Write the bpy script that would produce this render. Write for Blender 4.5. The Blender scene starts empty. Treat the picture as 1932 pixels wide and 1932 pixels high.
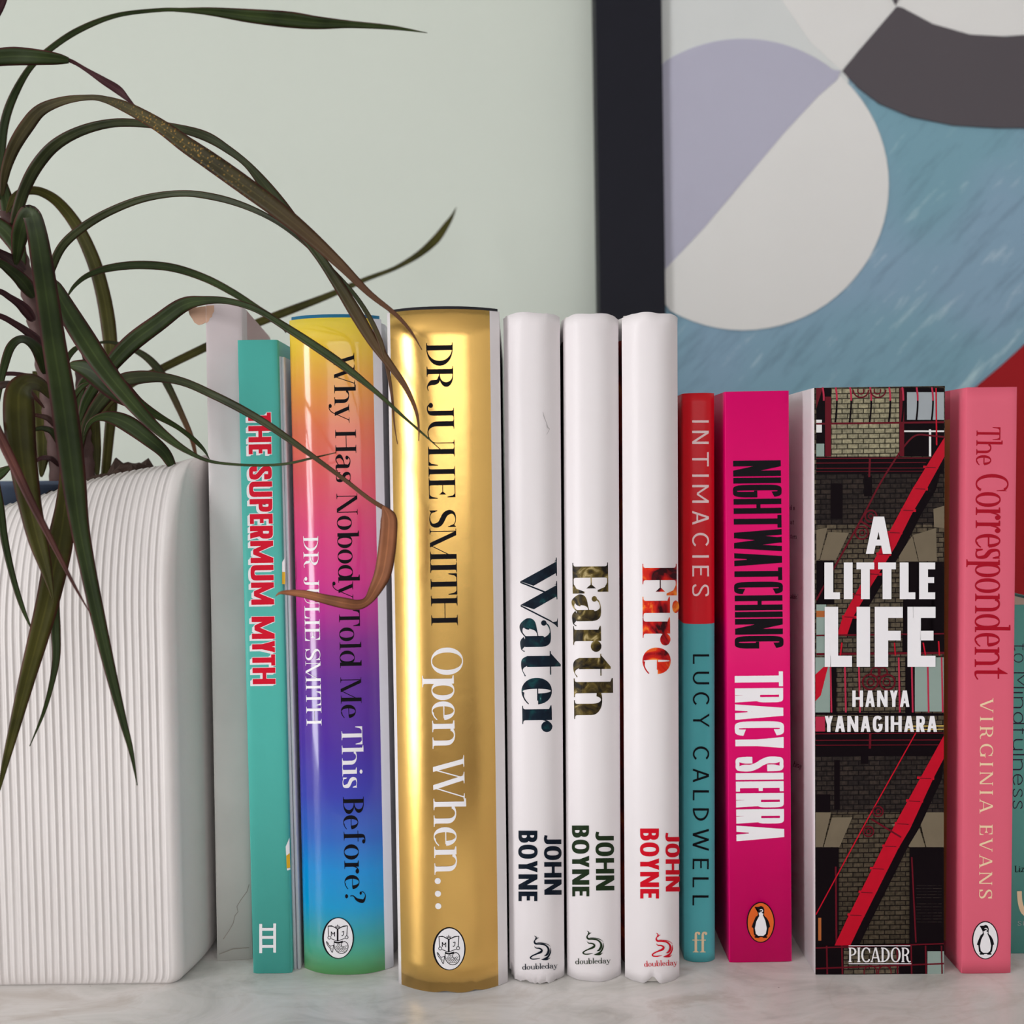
import bpy, bmesh, math, random
from mathutils import Vector, Matrix, noise

PI = math.pi
random.seed(7)
SC = bpy.context.scene
COL = SC.collection

# ---------------------------------------------------------------- camera (phone held level with the upper books, about a third of a metre away)
FPX = 1850.0                                   # focal length in pixels of a 1932 px frame
PITCH, ROLL = math.radians(2.4), math.radians(0.6)
CAM_LOC = Vector((0.0, -0.327, 0.171))
CAM_ROT = (Matrix.Rotation(PI/2-PITCH, 3, 'X') @ Matrix.Rotation(-ROLL, 3, 'Z'))
cam = bpy.data.cameras.new('camera'); cam_ob = bpy.data.objects.new('camera', cam); COL.objects.link(cam_ob)
cam_ob.matrix_world = Matrix.Translation(CAM_LOC) @ CAM_ROT.to_4x4()
cam.sensor_width = 36.0; cam.lens = 36.0*FPX/1932.0
cam.clip_start = 0.01; cam.clip_end = 50
cam.dof.use_dof = True; cam.dof.focus_distance = 0.325; cam.dof.aperture_fstop = 13.0
SC.camera = cam_ob

# ---------------------------------------------------------------- light: overcast daylight from the window on the left, plus an added fill light across the room
world = bpy.data.worlds.new('world'); SC.world = world; world.use_nodes = True
bg = world.node_tree.nodes['Background']; bg.inputs['Color'].default_value = (0.86, 0.93, 1.0, 1); bg.inputs['Strength'].default_value = 1.0; world.cycles.sampling_method = 'NONE'
def area(name, loc, target, sx, sy, watts, col):
    l = bpy.data.lights.new(name, 'AREA'); l.shape = 'RECTANGLE'; l.size = sx; l.size_y = sy; l.energy = watts; l.color = col
    o = bpy.data.objects.new(name, l); COL.objects.link(o); o.location = loc
    o.rotation_euler = (Vector(target)-Vector(loc)).to_track_quat('-Z', 'Y').to_euler()
    return o
area('daylight_side_window', (-1.93, -1.42, 0.3), (0.0, -1.42, 0.3), 0.62, 2.05, 86, (0.985, 0.985, 1.0))
area('far_fill_light', (0.35, -3.12, 0.75), (0.35, 0.0, 0.75), 2.6, 1.25, 38, (0.985, 0.985, 1.0))  # added fill, no window known there; wide and dim for soft reflections
SC.view_settings.view_transform = 'Standard'; SC.view_settings.look = 'None'
SC.view_settings.gamma = 1.0; SC.view_settings.use_curve_mapping = False
SC.view_settings.exposure = -0.93
SC.cycles.use_denoising = True; SC.cycles.use_adaptive_sampling = True; SC.cycles.adaptive_threshold = 0.08
SC.cycles.max_bounces = 4; SC.cycles.diffuse_bounces = 3; SC.cycles.glossy_bounces = 2; SC.cycles.transmission_bounces = 0; SC.cycles.adaptive_min_samples = 12; SC.cycles.caustics_reflective = False; SC.cycles.caustics_refractive = False
# ---------------------------------------------------------------- helpers
def ray(px, py):
    return CAM_ROT @ Vector(((px-966.0)/FPX, (966.0-py)/FPX, -1.0))
def at(px, py, Y):
    """the point of the place at depth Y that is seen at a pixel of the photograph"""
    d = ray(px, py); return CAM_LOC + d*((Y-CAM_LOC.y)/d.y)
def on_table(px, py):
    d = ray(px, py); return CAM_LOC + d*(-CAM_LOC.z/d.z)
def srgb(r, g, b):
    f = lambda c: (c/255/12.92) if c <= 10.3 else ((c/255+.055)/1.055)**2.4
    return (f(r), f(g), f(b), 1.0)
def lin(*c): return (c[0], c[1], c[2], 1.0)

def mat(name, col, rough=.5, metal=0.0, spec=.5, var=0.0, vscale=60.0, bump=0.0, bscale=300.0, coat=0.0):
    """plain surface with a little procedural mottling and fine relief"""
    m = bpy.data.materials.new(name); m.use_nodes = True; nt = m.node_tree; N, L = nt.nodes, nt.links
    b = N['Principled BSDF']; b.inputs['Base Color'].default_value = col; b.inputs['Roughness'].default_value = rough
    b.inputs['Metallic'].default_value = metal; b.inputs['Specular IOR Level'].default_value = spec
    b.inputs['Coat Weight'].default_value = coat; b.inputs['Coat Roughness'].default_value = .06
    tc = N.new('ShaderNodeTexCoord')
    nz = N.new('ShaderNodeTexNoise'); nz.inputs['Scale'].default_value = vscale; nz.inputs['Detail'].default_value = 3
    L.new(tc.outputs['Object'], nz.inputs['Vector'])
    mx = N.new('ShaderNodeMix'); mx.data_type = 'RGBA'; mx.blend_type = 'MULTIPLY'; mx.inputs[0].default_value = 1
    mr = N.new('ShaderNodeMapRange'); mr.inputs[3].default_value = 1-var; mr.inputs[4].default_value = 1+var
    L.new(nz.outputs['Fac'], mr.inputs[0]); cb = N.new('ShaderNodeCombineColor')
    for i in range(3): L.new(mr.outputs[0], cb.inputs[i])
    mx.inputs[6].default_value = col; L.new(cb.outputs[0], mx.inputs[7]); L.new(mx.outputs[2], b.inputs['Base Color'])
    if bump:
        n2 = N.new('ShaderNodeTexNoise'); n2.inputs['Scale'].default_value = bscale; n2.inputs['Detail'].default_value = 4
        L.new(tc.outputs['Object'], n2.inputs['Vector'])
        bp = N.new('ShaderNodeBump'); bp.inputs['Strength'].default_value = bump; bp.inputs['Distance'].default_value = .001
        L.new(n2.outputs['Fac'], bp.inputs['Height']); L.new(bp.outputs[0], b.inputs['Normal'])
    return m
def nodes(m): return m.node_tree.nodes, m.node_tree.links, m.node_tree.nodes['Principled BSDF']
def ramp(N, stops, interp='LINEAR'):
    r = N.new('ShaderNodeValToRGB'); r.color_ramp.interpolation = interp; e = r.color_ramp.elements
    e[0].position, e[0].color = stops[0]; e[1].position, e[1].color = stops[-1]
    for p, c in stops[1:-1]: x = e.new(p); x.color = c
    return r

def ob(name, me, m=None, parent=None):
    if m is not None:
        for k in (m if isinstance(m, (list, tuple)) else [m]): me.materials.append(k)
    o = bpy.data.objects.new(name, me); COL.objects.link(o)
    if parent is not None: o.parent = parent
    return o
def mesh(name, v, f, smooth=False, mi=None):
    me = bpy.data.meshes.new(name); me.from_pydata([tuple(p) for p in v], [], f)
    if smooth: me.polygons.foreach_set('use_smooth', [True]*len(me.polygons))
    if mi: me.polygons.foreach_set('material_index', mi)
    me.update(); return me
def tag(o, label, cat, group=None, kind=None):
    if label: o['label'] = label
    if cat: o['category'] = cat
    if group: o['group'] = group
    if kind: o['kind'] = kind
    return o
def struct(o, label=None):
    o['kind'] = 'structure'
    if label: o['label'] = label
    return o
def empty(name, M):
    o = bpy.data.objects.new(name, None); COL.objects.link(o); o.empty_display_size = .02; o.matrix_world = M; return o
def box_mesh(name, x0, x1, y0, y1, z0, z1, bev=0.0, seg=2):
    bm = bmesh.new(); bmesh.ops.create_cube(bm, size=1)
    for v in bm.verts: v.co = Vector(((x0+x1)/2+v.co.x*(x1-x0), (y0+y1)/2+v.co.y*(y1-y0), (z0+z1)/2+v.co.z*(z1-z0)))
    if bev: bmesh.ops.bevel(bm, geom=bm.edges[:], offset=bev, segments=seg, affect='EDGES', profile=.6)
    me = bpy.data.meshes.new(name); bm.to_mesh(me); bm.free(); return me
def sheet(name, prof, thick, z0f, z1f, rows, mf=None, smooth=True, wob=None):
    """a folded sheet: the plan outline prof [(x, y)] drawn upward from z0f(i) to z1f(i), with thickness towards the inside"""
    n = len(prof); V, F, MI = [], [], []
    nor = []
    for i in range(n):
        a = prof[max(0, i-1)]; b = prof[min(n-1, i+1)]
        dx, dy = b[0]-a[0], b[1]-a[1]; m = math.hypot(dx, dy) or 1
        nor.append((-dy/m, dx/m))              # inward (prof runs left cover -> spine -> right cover)
    for k in (0, 1):
        for j in range(rows+1):
            for i in range(n):
                z = z0f(i)+(z1f(i)-z0f(i))*j/rows
                x, y = prof[i]; w = wob(i, z) if wob else 0.0
                V.append((x+nor[i][0]*(thick*k+w), y+nor[i][1]*(thick*k+w), z))
    o = n*(rows+1)
    for j in range(rows):
        for i in range(n-1):
            a = j*n+i
            F.append((a, a+1, a+n+1, a+n)); MI.append(mf(i, (j+.5)/rows) if mf else 0)
            F.append((o+a, o+a+n, o+a+n+1, o+a+1)); MI.append(0)
    for i in range(n-1):
        t = rows*n+i
        F.append((i+1, i, o+i, o+i+1)); MI.append(0); F.append((t, t+1, o+t+1, o+t)); MI.append(0)
    for j in range(rows):
        a = j*n; F.append((a, a+n, o+a+n, o+a)); MI.append(0)
        a = j*n+n-1; F.append((a+n, a, o+a, o+a+n)); MI.append(0)
    return mesh(name, V, F, smooth, MI)
# ---------------------------------------------------------------- lettering: every letter is drawn from strokes (cap height = 1)
def _cr(pts, n=6):
    """Catmull-Rom through rows of any dimension"""
    out = []
    P = [pts[0]] + list(pts) + [pts[-1]]
    for i in range(1, len(P) - 2):
        a, b, c, d = P[i-1], P[i], P[i+1], P[i+2]
        for k in range(n):
            t = k / n
            out.append(tuple(0.5 * (2*b[j] + (c[j]-a[j])*t + (2*a[j]-5*b[j]+4*c[j]-d[j])*t*t + (3*b[j]-a[j]-3*c[j]+d[j])*t**3) for j in range(len(b))))
    out.append(tuple(pts[-1]))
    return out

def stroke_quads(pts, n=6, smooth=True):
    """pts = (x, y, width): a ribbon of quads"""
    P = _cr(pts, n) if smooth else [tuple(p) for p in pts]
    L, R = [], []
    for i, p in enumerate(P):
        a = P[max(0, i-1)]; b = P[min(len(P)-1, i+1)]
        dx, dy = b[0]-a[0], b[1]-a[1]; m = math.hypot(dx, dy) or 1
        h = max(p[2], 1e-4) / 2
        L.append((p[0]-dy/m*h, p[1]+dx/m*h)); R.append((p[0]+dy/m*h, p[1]-dx/m*h))
    return [[L[i], R[i], R[i+1], L[i+1]] for i in range(len(P)-1)]

def disc_poly(cx, cy, rx, ry=None, n=20):
    ry = rx if ry is None else ry
    return [(cx+rx*math.cos(2*PI*k/n), cy+ry*math.sin(2*PI*k/n)) for k in range(n)]

class Pen:
    def __init__(s, st):
        s.q = []; s.st = st
        s.S = st['S']; s.t = st['t']; s.sf = st.get('sf', 0); s.n = st.get('n', 2.1)
    def rect(s, x0, y0, x1, y1): s.q.append([(x0, y0), (x1, y0), (x1, y1), (x0, y1)])
    def poly(s, *p): s.q.append(list(p))
    def diag(s, x0, y0, x1, y1, w): s.q.append([(x0, y0), (x0+w, y0), (x1+w, y1), (x1, y1)])
    def disc(s, x, y, r): s.q.append(disc_poly(x, y, r))
    def ring(s, cx, cy, rx, ry, a0=0, a1=360, S=None, t=None, n=None, k=28):
        S = s.S if S is None else S; t = s.t if t is None else t; e = 2/(n or s.n)
        def pt(a, x, y):
            c, d = math.cos(a), math.sin(a)
            return (cx + x*math.copysign(abs(c)**e, c), cy + y*math.copysign(abs(d)**e, d))
        k = max(6, int(k*abs(a1-a0)/360))
        A = [math.radians(a0+(a1-a0)*i/k) for i in range(k+1)]
        o = [pt(a, rx, ry) for a in A]; i_ = [pt(a, max(rx-S, 1e-3), max(ry-t, 1e-3)) for a in A]
        for j in range(k): s.q.append([o[j], i_[j], i_[j+1], o[j+1]])
    def stroke(s, *pts, n=6, smooth=True): s.q += stroke_quads(pts, n, smooth)
    def foot(s, x0, x1, y, up=1, l=1, r=1):
        """bracketed hairline serif under (up=1) or over (up=-1) a stem spanning x0..x1"""
        if not s.sf: return
        f, t, b = s.sf, s.t*s.st.get('sth', .8), s.st.get('br', .35)*s.sf
        s.rect(x0-f*l, min(y, y+up*t), x1+f*r, max(y, y+up*t))
        if l: s.poly((x0-f*.55, y+up*t), (x0+.001, y+up*t), (x0+.001, y+up*(t+b*1.6)), (x0-f*.14, y+up*(t+b*.45)))
        if r: s.poly((x1-.001, y+up*t), (x1+f*.55, y+up*t), (x1+f*.14, y+up*(t+b*.45)), (x1-.001, y+up*(t+b*1.6)))
    def stem(s, x, y0, y1, bot=1, top=1, S=None):
        S = s.S if S is None else S
        s.rect(x, y0, x+S, y1)
        if bot: s.foot(x, x+S, y0, 1)
        if top: s.foot(x, x+S, y1, -1)
    def flag(s, x, y):
        """slanted half serif at the head of a small letter's stem"""
        if s.sf: s.poly((x+.001, y-s.sf*.75), (x+.001, y), (x-s.sf, y-s.t*.2), (x-s.sf, y-s.t*1.0))
    def armend(s, x, y, d, h):
        """wedge at the end of a thin arm, hanging by d*h"""
        if s.sf:
            w = s.st.get('wedge', .16)
            s.poly((x-w, y), (x, y), (x, y+d*h), (x-w*.16, y+d*h), (x-w*.42, y+d*h*.33))

def glyph(c, st):
    g = Pen(st); S, t, sf, W = g.S, g.t, g.sf, st['W']
    X = st.get('xh', .68); asc = st.get('asc', 1.04); dsc = st.get('desc', .3)
    R = g.rect; se = bool(sf); th = t if se else S*.92     # th = thin diagonal
    h2 = t if se else st.get('bar', t)
    if c == ' ': return [], st.get('space', .3)*(W if W < 1 else 1)
    if c == '.': r = S*.62; g.disc(r, r, r); return g.q, 2*r
    if c in "'": g.poly((0, 1), (S*.9, 1), (S*.5, .72), (S*.2, .72)); return g.q, S*.9
    if c == 'I': g.stem(sf, 0, 1); w = S+2*sf
    elif c == 'H':
        w = .46*W+2*S+sf*1.6; g.stem(sf, 0, 1); g.stem(w-sf-S, 0, 1); R(sf, .52-h2/2, w-sf, .52+h2/2)
    elif c in 'EF':
        w = (.36*W+S)+sf; g.stem(sf, 0, 1); x = sf
        R(x, 1-t, w, 1); R(x, .52-h2/2, w-.05*W-(.04 if se else 0), .52+h2/2)
        g.armend(w, 1, -1, .3)
        if se: xm = w-.05*W-.04; g.poly((xm-t*.6, .52), (xm, .66), (xm, .38), (xm-t*.6, .52)); g.poly((xm-.1, .52+t/2), (xm, .66), (xm, .38), (xm-.1, .52-t/2))
        if c == 'E': w2 = w+(.04 if se else 0); R(x, 0, w2, t); g.armend(w2, 0, 1, .33)
    elif c == 'L':
        w = (.34*W+S)+sf; g.stem(sf, 0, 1); R(sf, 0, w, t); g.armend(w, 0, 1, .36)
    elif c == 'T':
        w = .54*W+S*(.6 if se else (1.5 if W < .3 else .8)); x = (w-S)/2; g.stem(x, 0, 1, top=0); R(0, 1-t, w, 1)
        if se: g.armend(w, 1, -1, .33); d = st.get('wedge', .16); g.poly((d, 1), (0, 1), (0, .67), (d*.16, .67), (d*.42, .89))
    elif c in 'DBPR':
        x = sf*.9
        g.rect(x, 0, x+S, 1)
        if se:
            g.rect(0, 0, x+.01, t); g.rect(0, 1-t, x+.01, 1)
            g.foot(x, x+S, 0, 1, r=0 if c in 'DB' else 1); g.foot(x, x+S, 1, -1, r=0)
        if c == 'D':
            w = .42*W+S*1.25+x; rx = min(w-x-S*.5, .5*W*1.1+S); cx = w-rx
            R(x, 0, cx+.001, t); R(x, 1-t, cx+.001, 1); g.ring(cx, .5, rx, .5, -90, 90)
        else:
            w = (.36*W+S*1.15+x) if se else (.29*W+S*1.75); ym = .48 if c != 'B' else .53
            rx = min(.30*W+S*.4, (w-x)*.75); cx = w-rx-(.03 if c == 'B' else 0)
            R(x, 1-t, cx+.001, 1); R(x, ym-t/2, cx+.001, ym+t/2)
            g.ring(cx, (1+ym-t/2)/2, rx, (1-ym+t/2)/2, -90, 90, S=S*.95)
            if c == 'B':
                R(x, 0, cx+.001, t); g.ring(cx, (ym+t/2)/2, rx+.03, (ym+t/2)/2, -90, 90, S=S*1.03)
            if c == 'R':
                if se:
                    g.stroke((cx, ym, t), (cx+rx*.5, ym-.06, S*.75), (cx+rx*.62, ym-.2, S), (cx+rx*.66, .16, S*.95), (cx+rx*.95, .02, t*1.2), (cx+rx*1.3, .05, t)); w += .1
                else:
                    g.diag(w-S*1.08, 0, cx-S*.45, ym, S*1.05); w += .0
    elif c in 'OQCG':
        w = (.62*W+S*.75) if se else (.52*W+S*1.5); rx = w/2; o = .012
        if c == 'O': g.ring(rx, .5, rx, .5+o)
        else:
            a = st.get('open', 42); g.ring(rx, .5, rx, .5+o, a, 360-a+(4 if c == 'C' else 0) if (se or c == 'C') else 360)
            cs = math.cos(math.radians(a))**(2/g.n); ex = rx+rx*cs
            w = max(ex, w*.93)
            if se:
                y = .5+.5*math.sin(math.radians(a))**(2/g.n)
                g.poly((ex-t*1.1, y-.02), (ex+.005, .97), (ex+.005, .64), (ex-t*.4, .64)); w = ex+.01
                if c == 'C': g.stroke((ex-.02, 1-y, t), (ex-.1, .05, t), (ex-.2, .0+t/2, t))
            if c == 'G':
                if se: g.stem(ex-S*.7, .03, .42, bot=0); w = ex+S*.3+sf*.4
                else: w = rx*2; R(w-S-.14*W, .5-t*.8, w, .5)
    elif c == 'S' or c == 's':
        H = 1 if c == 'S' else X; w = ((.4*W+S*.85) if se else (.34*W+S*1.7)) if c == 'S' else (.27*W+S*.8); m = S*(1.08 if se else .95); tt = t if se else t*.95
        e0 = (S*.16+tt if se else S*.9)
        if g.n > 2.6:      # squared condensed S
            g.stroke((w-S*.5, .66*H, S), (w-S*.5, .8*H, S), (w*.78, H-tt*.62, tt), (w*.5, H-tt*.5, tt), (w*.22, H-tt*.62, tt), (S*.5, .82*H, S), (S*.52, .68*H, S*.98), (w*.4, .55*H, S*.95), (w*.6, .45*H, S*.95), (w-S*.52, .32*H, S*.98), (w-S*.5, .18*H, S), (w*.78, tt*.62, tt), (w*.5, tt*.5, tt), (w*.22, tt*.62, tt), (S*.5, .2*H, S), (S*.5, .35*H, S))
        else:
            g.stroke((w-S*.28, .79*H, e0), (w*.8, .94*H, tt*1.1), (w*.5, H-tt*.45, tt), (w*.2, .92*H, (S+tt)*.45), (S*.46, .76*H, S*.88), (w*.26, .60*H, m), (w*.5, .505*H, m*1.04), (w*.76, .40*H, m), (w-S*.46, .235*H, S*.9), (w*.8, .075*H, (S+tt)*.45), (w*.47, tt*.45, tt), (w*.17, .075*H, tt*1.1), (S*.26, .23*H, e0))
            if se:
                k = H*.3; g.poly((w-S*.1, H), (w-S*.1, H-k), (w-S*.1-t, H-k), (w-S*.1-t*2.2, H-.05)); g.poly((S*.08, 0), (S*.08, k), (S*.08+t, k), (S*.08+t*2.2, .05))
    elif c == 'U':
        w = (.44*W+S*1.5+sf*1.6) if se else (.38*W+S*2); x0 = sf*.9; x1 = w-sf*.8; r2 = th if se else S; ry = .34 if g.n < 2.6 else .24
        g.rect(x0, ry, x0+S, 1); g.foot(x0, x0+S, 1, -1); g.rect(x1-r2, ry, x1, 1); g.foot(x1-r2, x1, 1, -1)
        cx = (x0+x1)/2; rx = (x1-x0)/2
        g.ring(cx, ry, rx, ry+.012, 180, 290 if se else 270); g.ring(cx, ry, rx, ry+.012, 270, 360, S=r2)
    elif c == 'J':
        w = .24*W+S+sf; x = w-S-sf*.9; g.rect(x, .24, x+S, 1); g.foot(x, x+S, 1, -1)
        if se: g.stroke((x+S/2, .26, S), (x+S*.42, .1, S*.8), (x-.02, .005, t*1.5), (x*.45, .02, t*1.3), (.07, .12, t*1.2)); g.disc(.1, .13, .085)
        else: w = .22*W+S*1.3; x = w-S; g.q = []; g.rect(x, .24, w, 1); g.ring(w-.09*W-S, .24, .09*W+S, .252, 270, 360); g.poly((w-.09*W-S+.002, t), (w-.09*W-S+.002, -.012), (0, .03), (.02, .03+t))
    elif c in 'AV':
        w = (.56*W+S*.75) if se else (.42*W+S*1.75); o = w/2
        y0, y1 = (0, 1) if c == 'A' else (1, 0)
        tw = S*(.98 if se else 1.0)/1.0; nw = th
        if c == 'A':
            g.diag(0, y0, o-nw*.5-(.02 if se else S*.12), y1, nw); g.diag(w-tw, y0, o-tw*.5+(0 if se else S*.12), y1, tw)
            if not se: R(o-S*.6, 1-t*.9, o+S*.6, 1) if S*.6 < o else None
            yb = .3; k = yb*.5; R(w*.18+nw*.3, yb-h2/2, w-w*.18-tw*.3, yb+h2/2)
        else:
            g.diag(0, y0, o-tw*.5-(0 if se else S*.12), y1, tw); g.diag(w-nw, y0, o-nw*.5+(.01 if se else S*.12), y1, nw)
        for x0, x1 in (((0, nw), (w-tw, w)) if c == 'A' else ((0, tw), (w-nw, w))): g.foot(x0, x1, y0, 1 if c == 'A' else -1)
    elif c == 'W':
        w = (.86*W+S*1.3)*st.get('ww', 1) if se else (.66*W+S*3.0); a = w*.27; m = w*.5; b = w*.73; nw = th; k = S*.5
        if se and S > .25:                       # fat face: pointed feet, flared last stroke
            a = w*.30; b = w*.66; nw = t*1.5
            for x0, v in ((0, a), (w*.36, b)): g.poly((x0, 1), (x0+S*1.02, 1), (v+S*.42, .36), (v, 0)); g.foot(x0, x0+S, 1, -1)
            g.diag(w*.47, .72, a, 0, nw); g.diag(w*.9, .8, b, 0, nw)
            g.poly((w*.9, .8), (w*.93, .87), (w*.92, .97), (w*.86, 1), (w*1.01, 1), (w*1.01, .985), (w*.97, .92), (w*.9+nw, .8))
            return g.q, w
        g.diag(0, 1, a-k, 0, S); g.diag(m-nw*.5, 1, a-nw*.5, 0, nw); g.diag(m-S*.62, 1, b-k, 0, S); g.diag(w-nw, 1, b-nw*.5, 0, nw)
        g.foot(0, S, 1, -1); g.foot(m-S*.62, m+S*.38, 1, -1); g.foot(w-nw, w, 1, -1)
    elif c == 'M':
        w = (.62*W+S*1.6+sf*1.5) if se else (.46*W+S*3.1); x0 = sf*.9; x1 = w-sf*.9; m = (x0+x1)/2; nw = th if se else S
        g.rect(x0, 0, x0+nw, 1); g.foot(x0, x0+nw, 0, 1); g.rect(x1-S, 0, x1, 1); g.foot(x1-S, x1, 0, 1)
        yb = 0 if se else st.get('mv', .28); dw = S*.92
        g.diag(x0, 1, m-dw*.5, yb, dw); g.diag(x1-(nw if se else dw), 1, m-(nw*.5 if se else dw*.5), yb, nw if se else dw)
        if se: g.rect(x0-sf*.8, 1-t*.8, x0+.03, 1); g.rect(x1-.03, 1-t*.8, x1+sf*.8, 1)
    elif c == 'N':
        w = (.44*W+S*1.5+sf*1.6) if se else (.34*W+S*2.3); x0 = sf*.9; x1 = w-sf*.9; nw = th if se else S; dw = S*(1.1 if se else 1.05)
        g.rect(x0, 0, x0+nw, 1); g.foot(x0, x0+nw, 0, 1); g.rect(x1-nw, 0, x1, 1); g.foot(x1-nw, x1, 1, -1)
        g.diag(x0 if not se else x0-.02, 1, x1-dw, 0, dw)
        if se: g.rect(x0-sf, 1-t*.8, x0+.03, 1)
    elif c == 'Y':
        w = .54*W+S*.9; o = w/2; x = o-S/2; g.stem(x, 0, .46, top=0); nw = th
        g.diag(0, 1, x, .44, S); g.diag(w-nw, 1, o+S*.5-nw, .44, nw)
        g.foot(0, S, 1, -1); g.foot(w-nw, w, 1, -1)
    elif c == 'K':
        w = .42*W+S*1.4+sf; g.stem(sf, 0, 1); g.diag(sf+S*.6, .4, w-S, 1, th); g.diag(w-S, 0, sf+S, .55, S)
    elif c == '?':
        w = .36*W+S*.6; g.stroke((.07, .76, t), (.06, .88, t), (w*.4, .985, t*1.1), (w*.82, .9, S*.8), (w-S*.5, .76, S), (w*.72, .56, S*.75), (w*.46, .42, t*1.4), (w*.42, .33, t*1.1), (w*.45, .25, t)); g.disc(.1, .76, S*.42); g.disc(w*.45, S*.55, S*.55)
    # ------------------------------------------------ small letters
    elif c == 'o': w = .42*W+S*.85; g.ring(w/2, X/2, w/2, X/2+.012)
    elif c == 'e':
        w = .38*W+S*.85; yb = X*.53; g.ring(w/2, X/2, w/2, X/2+.012, 4, 300)
        R(S*.5, yb-h2/2, w-(S*.35), yb+h2/2)
        a = math.radians(300); x1 = w/2+w/2*.5*.82; g.stroke((w*.62, t*.55, t*1.3), (w*.82, .06*X/.68+t*.3, t*1.1), (w*.98, .22*X, t*.9 if se else t))
    elif c == 'c': w = .36*W+S*.8; g.ring(w/2, X/2, w/2, X/2+.012, 50, 310)
    elif c in 'nhmu':
        x = sf*.8; w = x+.34*W+S*1.75+sf*.8; x1 = w-sf*.8; ry = X*.36; sl = x1-x
        if c == 'u':
            g.rect(x, ry, x+S, X); g.flag(x, X); g.rect(x1-S, 0, x1, X); g.flag(x1-S, X)
            g.ring((x+x1)/2, ry, sl/2, ry+.012, 180, 330, t=t*1.15 if se else t)
            if se: R(x1-.01, 0, x1+sf, t*.9)
        else:
            g.stem(x, 0, X if c == 'n' else asc, top=0); g.flag(x, X if c == 'n' else asc)
            g.rect(x1-S, 0, x1, X-ry+.001); g.foot(x1-S, x1, 0, 1)
            g.ring((x+x1)/2+S*.12, X-ry, sl/2-S*.12, ry+.012, 0, 150, t=t*1.2 if se else t)
    elif c in 'il':
        x = sf*.8; g.stem(x, 0, X if c == 'i' else asc, top=0); g.flag(x, X if c == 'i' else asc); w = x+S+sf*.8
        if c == 'i' and not st.get('dotless'): g.q.append(disc_poly(x+S/2, st.get('doty', X+.19+(S*.1 if se else 0)), max(S*.52, .06) if se else S*.6, st.get('dotr')))
    elif c in 'bdpq':
        x = sf*.8; bw = .40*W+S*1.25; w = x+bw
        up = c in 'bd'; y0, y1 = (0, asc) if up else (-dsc, X)
        if c in 'bp':
            g.rect(x, y0, x+S, y1); g.flag(x, y1)
            if c == 'p': g.foot(x, x+S, y0, 1)
            g.ring(w-(bw-S*.35)/2, X/2, (bw-S*.35)/2, X/2+.012)
        else:
            w += 0; xs = w-S-sf*.5; g.rect(xs, y0, xs+S, y1); g.flag(xs, y1); w = xs+S+sf*.8
            g.ring((xs+S*.7)/2, X/2, (xs+S*.7)/2, X/2+.012)
            if se and c == 'd': R(xs+S-.01, 0, xs+S+sf*.9, t*.9)
            if c == 'q': g.foot(xs, xs+S, y0, 1)
    elif c == 'r':
        x = sf*.8; g.stem(x, 0, X, top=0); g.flag(x, X); r = max(S*.5, .085) if se else 0; w = x+S+.2*W+(r*.55 if se else 0)
        if se: g.stroke((x+S*.9, X*.62, t), (x+S+.05, X*.88, t*1.2), (w-r, X-t*.2, t*1.6)); g.disc(w-r, X-r*.95, r)
        else: g.ring(w+.02, X*.6, w+.02-x, X*.4+.01, 95, 170)
    elif c == 't':
        x = .1*W; H = X+.26; w = x+S+.2*W
        g.rect(x, S*.5, x+S, X); R(0, X-t*(1.05 if se else 1), w-.03, X)
        if se: g.poly((x+.001, X-t), (x+S, X-t), (x+S, H), (x+S*.8, H), (x-.06, X))
        else: g.rect(x, X, x+S, H-.02)
        g.stroke((x+S*.5, S*.62, S), (x+S*.62, S*.32, S*.8), (x+S+.06, .005+t*.5, t*1.1), (w, .1, t))
    elif c == 'f':
        x = sf*.7+.06; w = x+S+.18*W; g.stem(x, 0, .8*asc, top=0); R(0, X-t, x+S+.13*W, X)
        g.stroke((x+S/2, .78*asc, S), (x+S*.6, .92*asc, S*.8), (x+S+.06, asc-t*.6, t*1.2), (x+S+.16*W, asc-t*.9, t*1.1))
        if se: g.disc(x+S+.13*W, asc-.085, .075)
    elif c == 'a':
        w = .36*W+S*1.2; xs = w-S-sf*.3; g.rect(xs, S*.35, xs+S, X*.72)
        g.stroke((xs+S*.5, X*.7, S), (xs+S*.42, X*.86, S*.8), (w*.5, X-t*.4, t*1.2), (w*.25, X*.93, t*1.2), (w*.14, X*.78, t if se else S))
        if se: g.disc(.065+.05*W, X*.775, .075)
        g.stroke((xs+S*.2, X*.58, t), (w*.42, X*.52, t*1.6), (S*.55, X*.34, S*.95), (S*.52, X*.2, S*1.0), (w*.26, X*.03, (S+t)*.4), (w*.46, X*.02+t*.3, t*1.3), (xs+S*.2, X*.2, t))
        g.stroke((xs+S*.5, S*.45, S), (xs+S*.66, S*.22, S*.7), (w+.03, t*.5, t*1.1), (w+.09, .09, t))
        w += .07
    elif c == 'y':
        w = .4*W+S*.95; o = w*.54; g.diag(0, X, o-S*.5, 0, S); g.diag(w-th, X, o-th*.5-.02, .0, th)
        g.stroke((o, .03, th*1.1), (o-.1*W, -dsc*.6, th*1.1), (o-.22*W, -dsc+.03, t*1.2), (o-.32*W, -dsc+.06, t))
        if se: g.disc(o-.3*W, -dsc+.085, .075); g.foot(0, S, X, -1); g.foot(w-th, w, X, -1)
    elif c == 'z': w = .4*W+S*.5; R(0, 0, w, t); R(0, X-t, w, X); g.diag(0, t, w-S, X-t, S)
    elif c == 'g':
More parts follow.
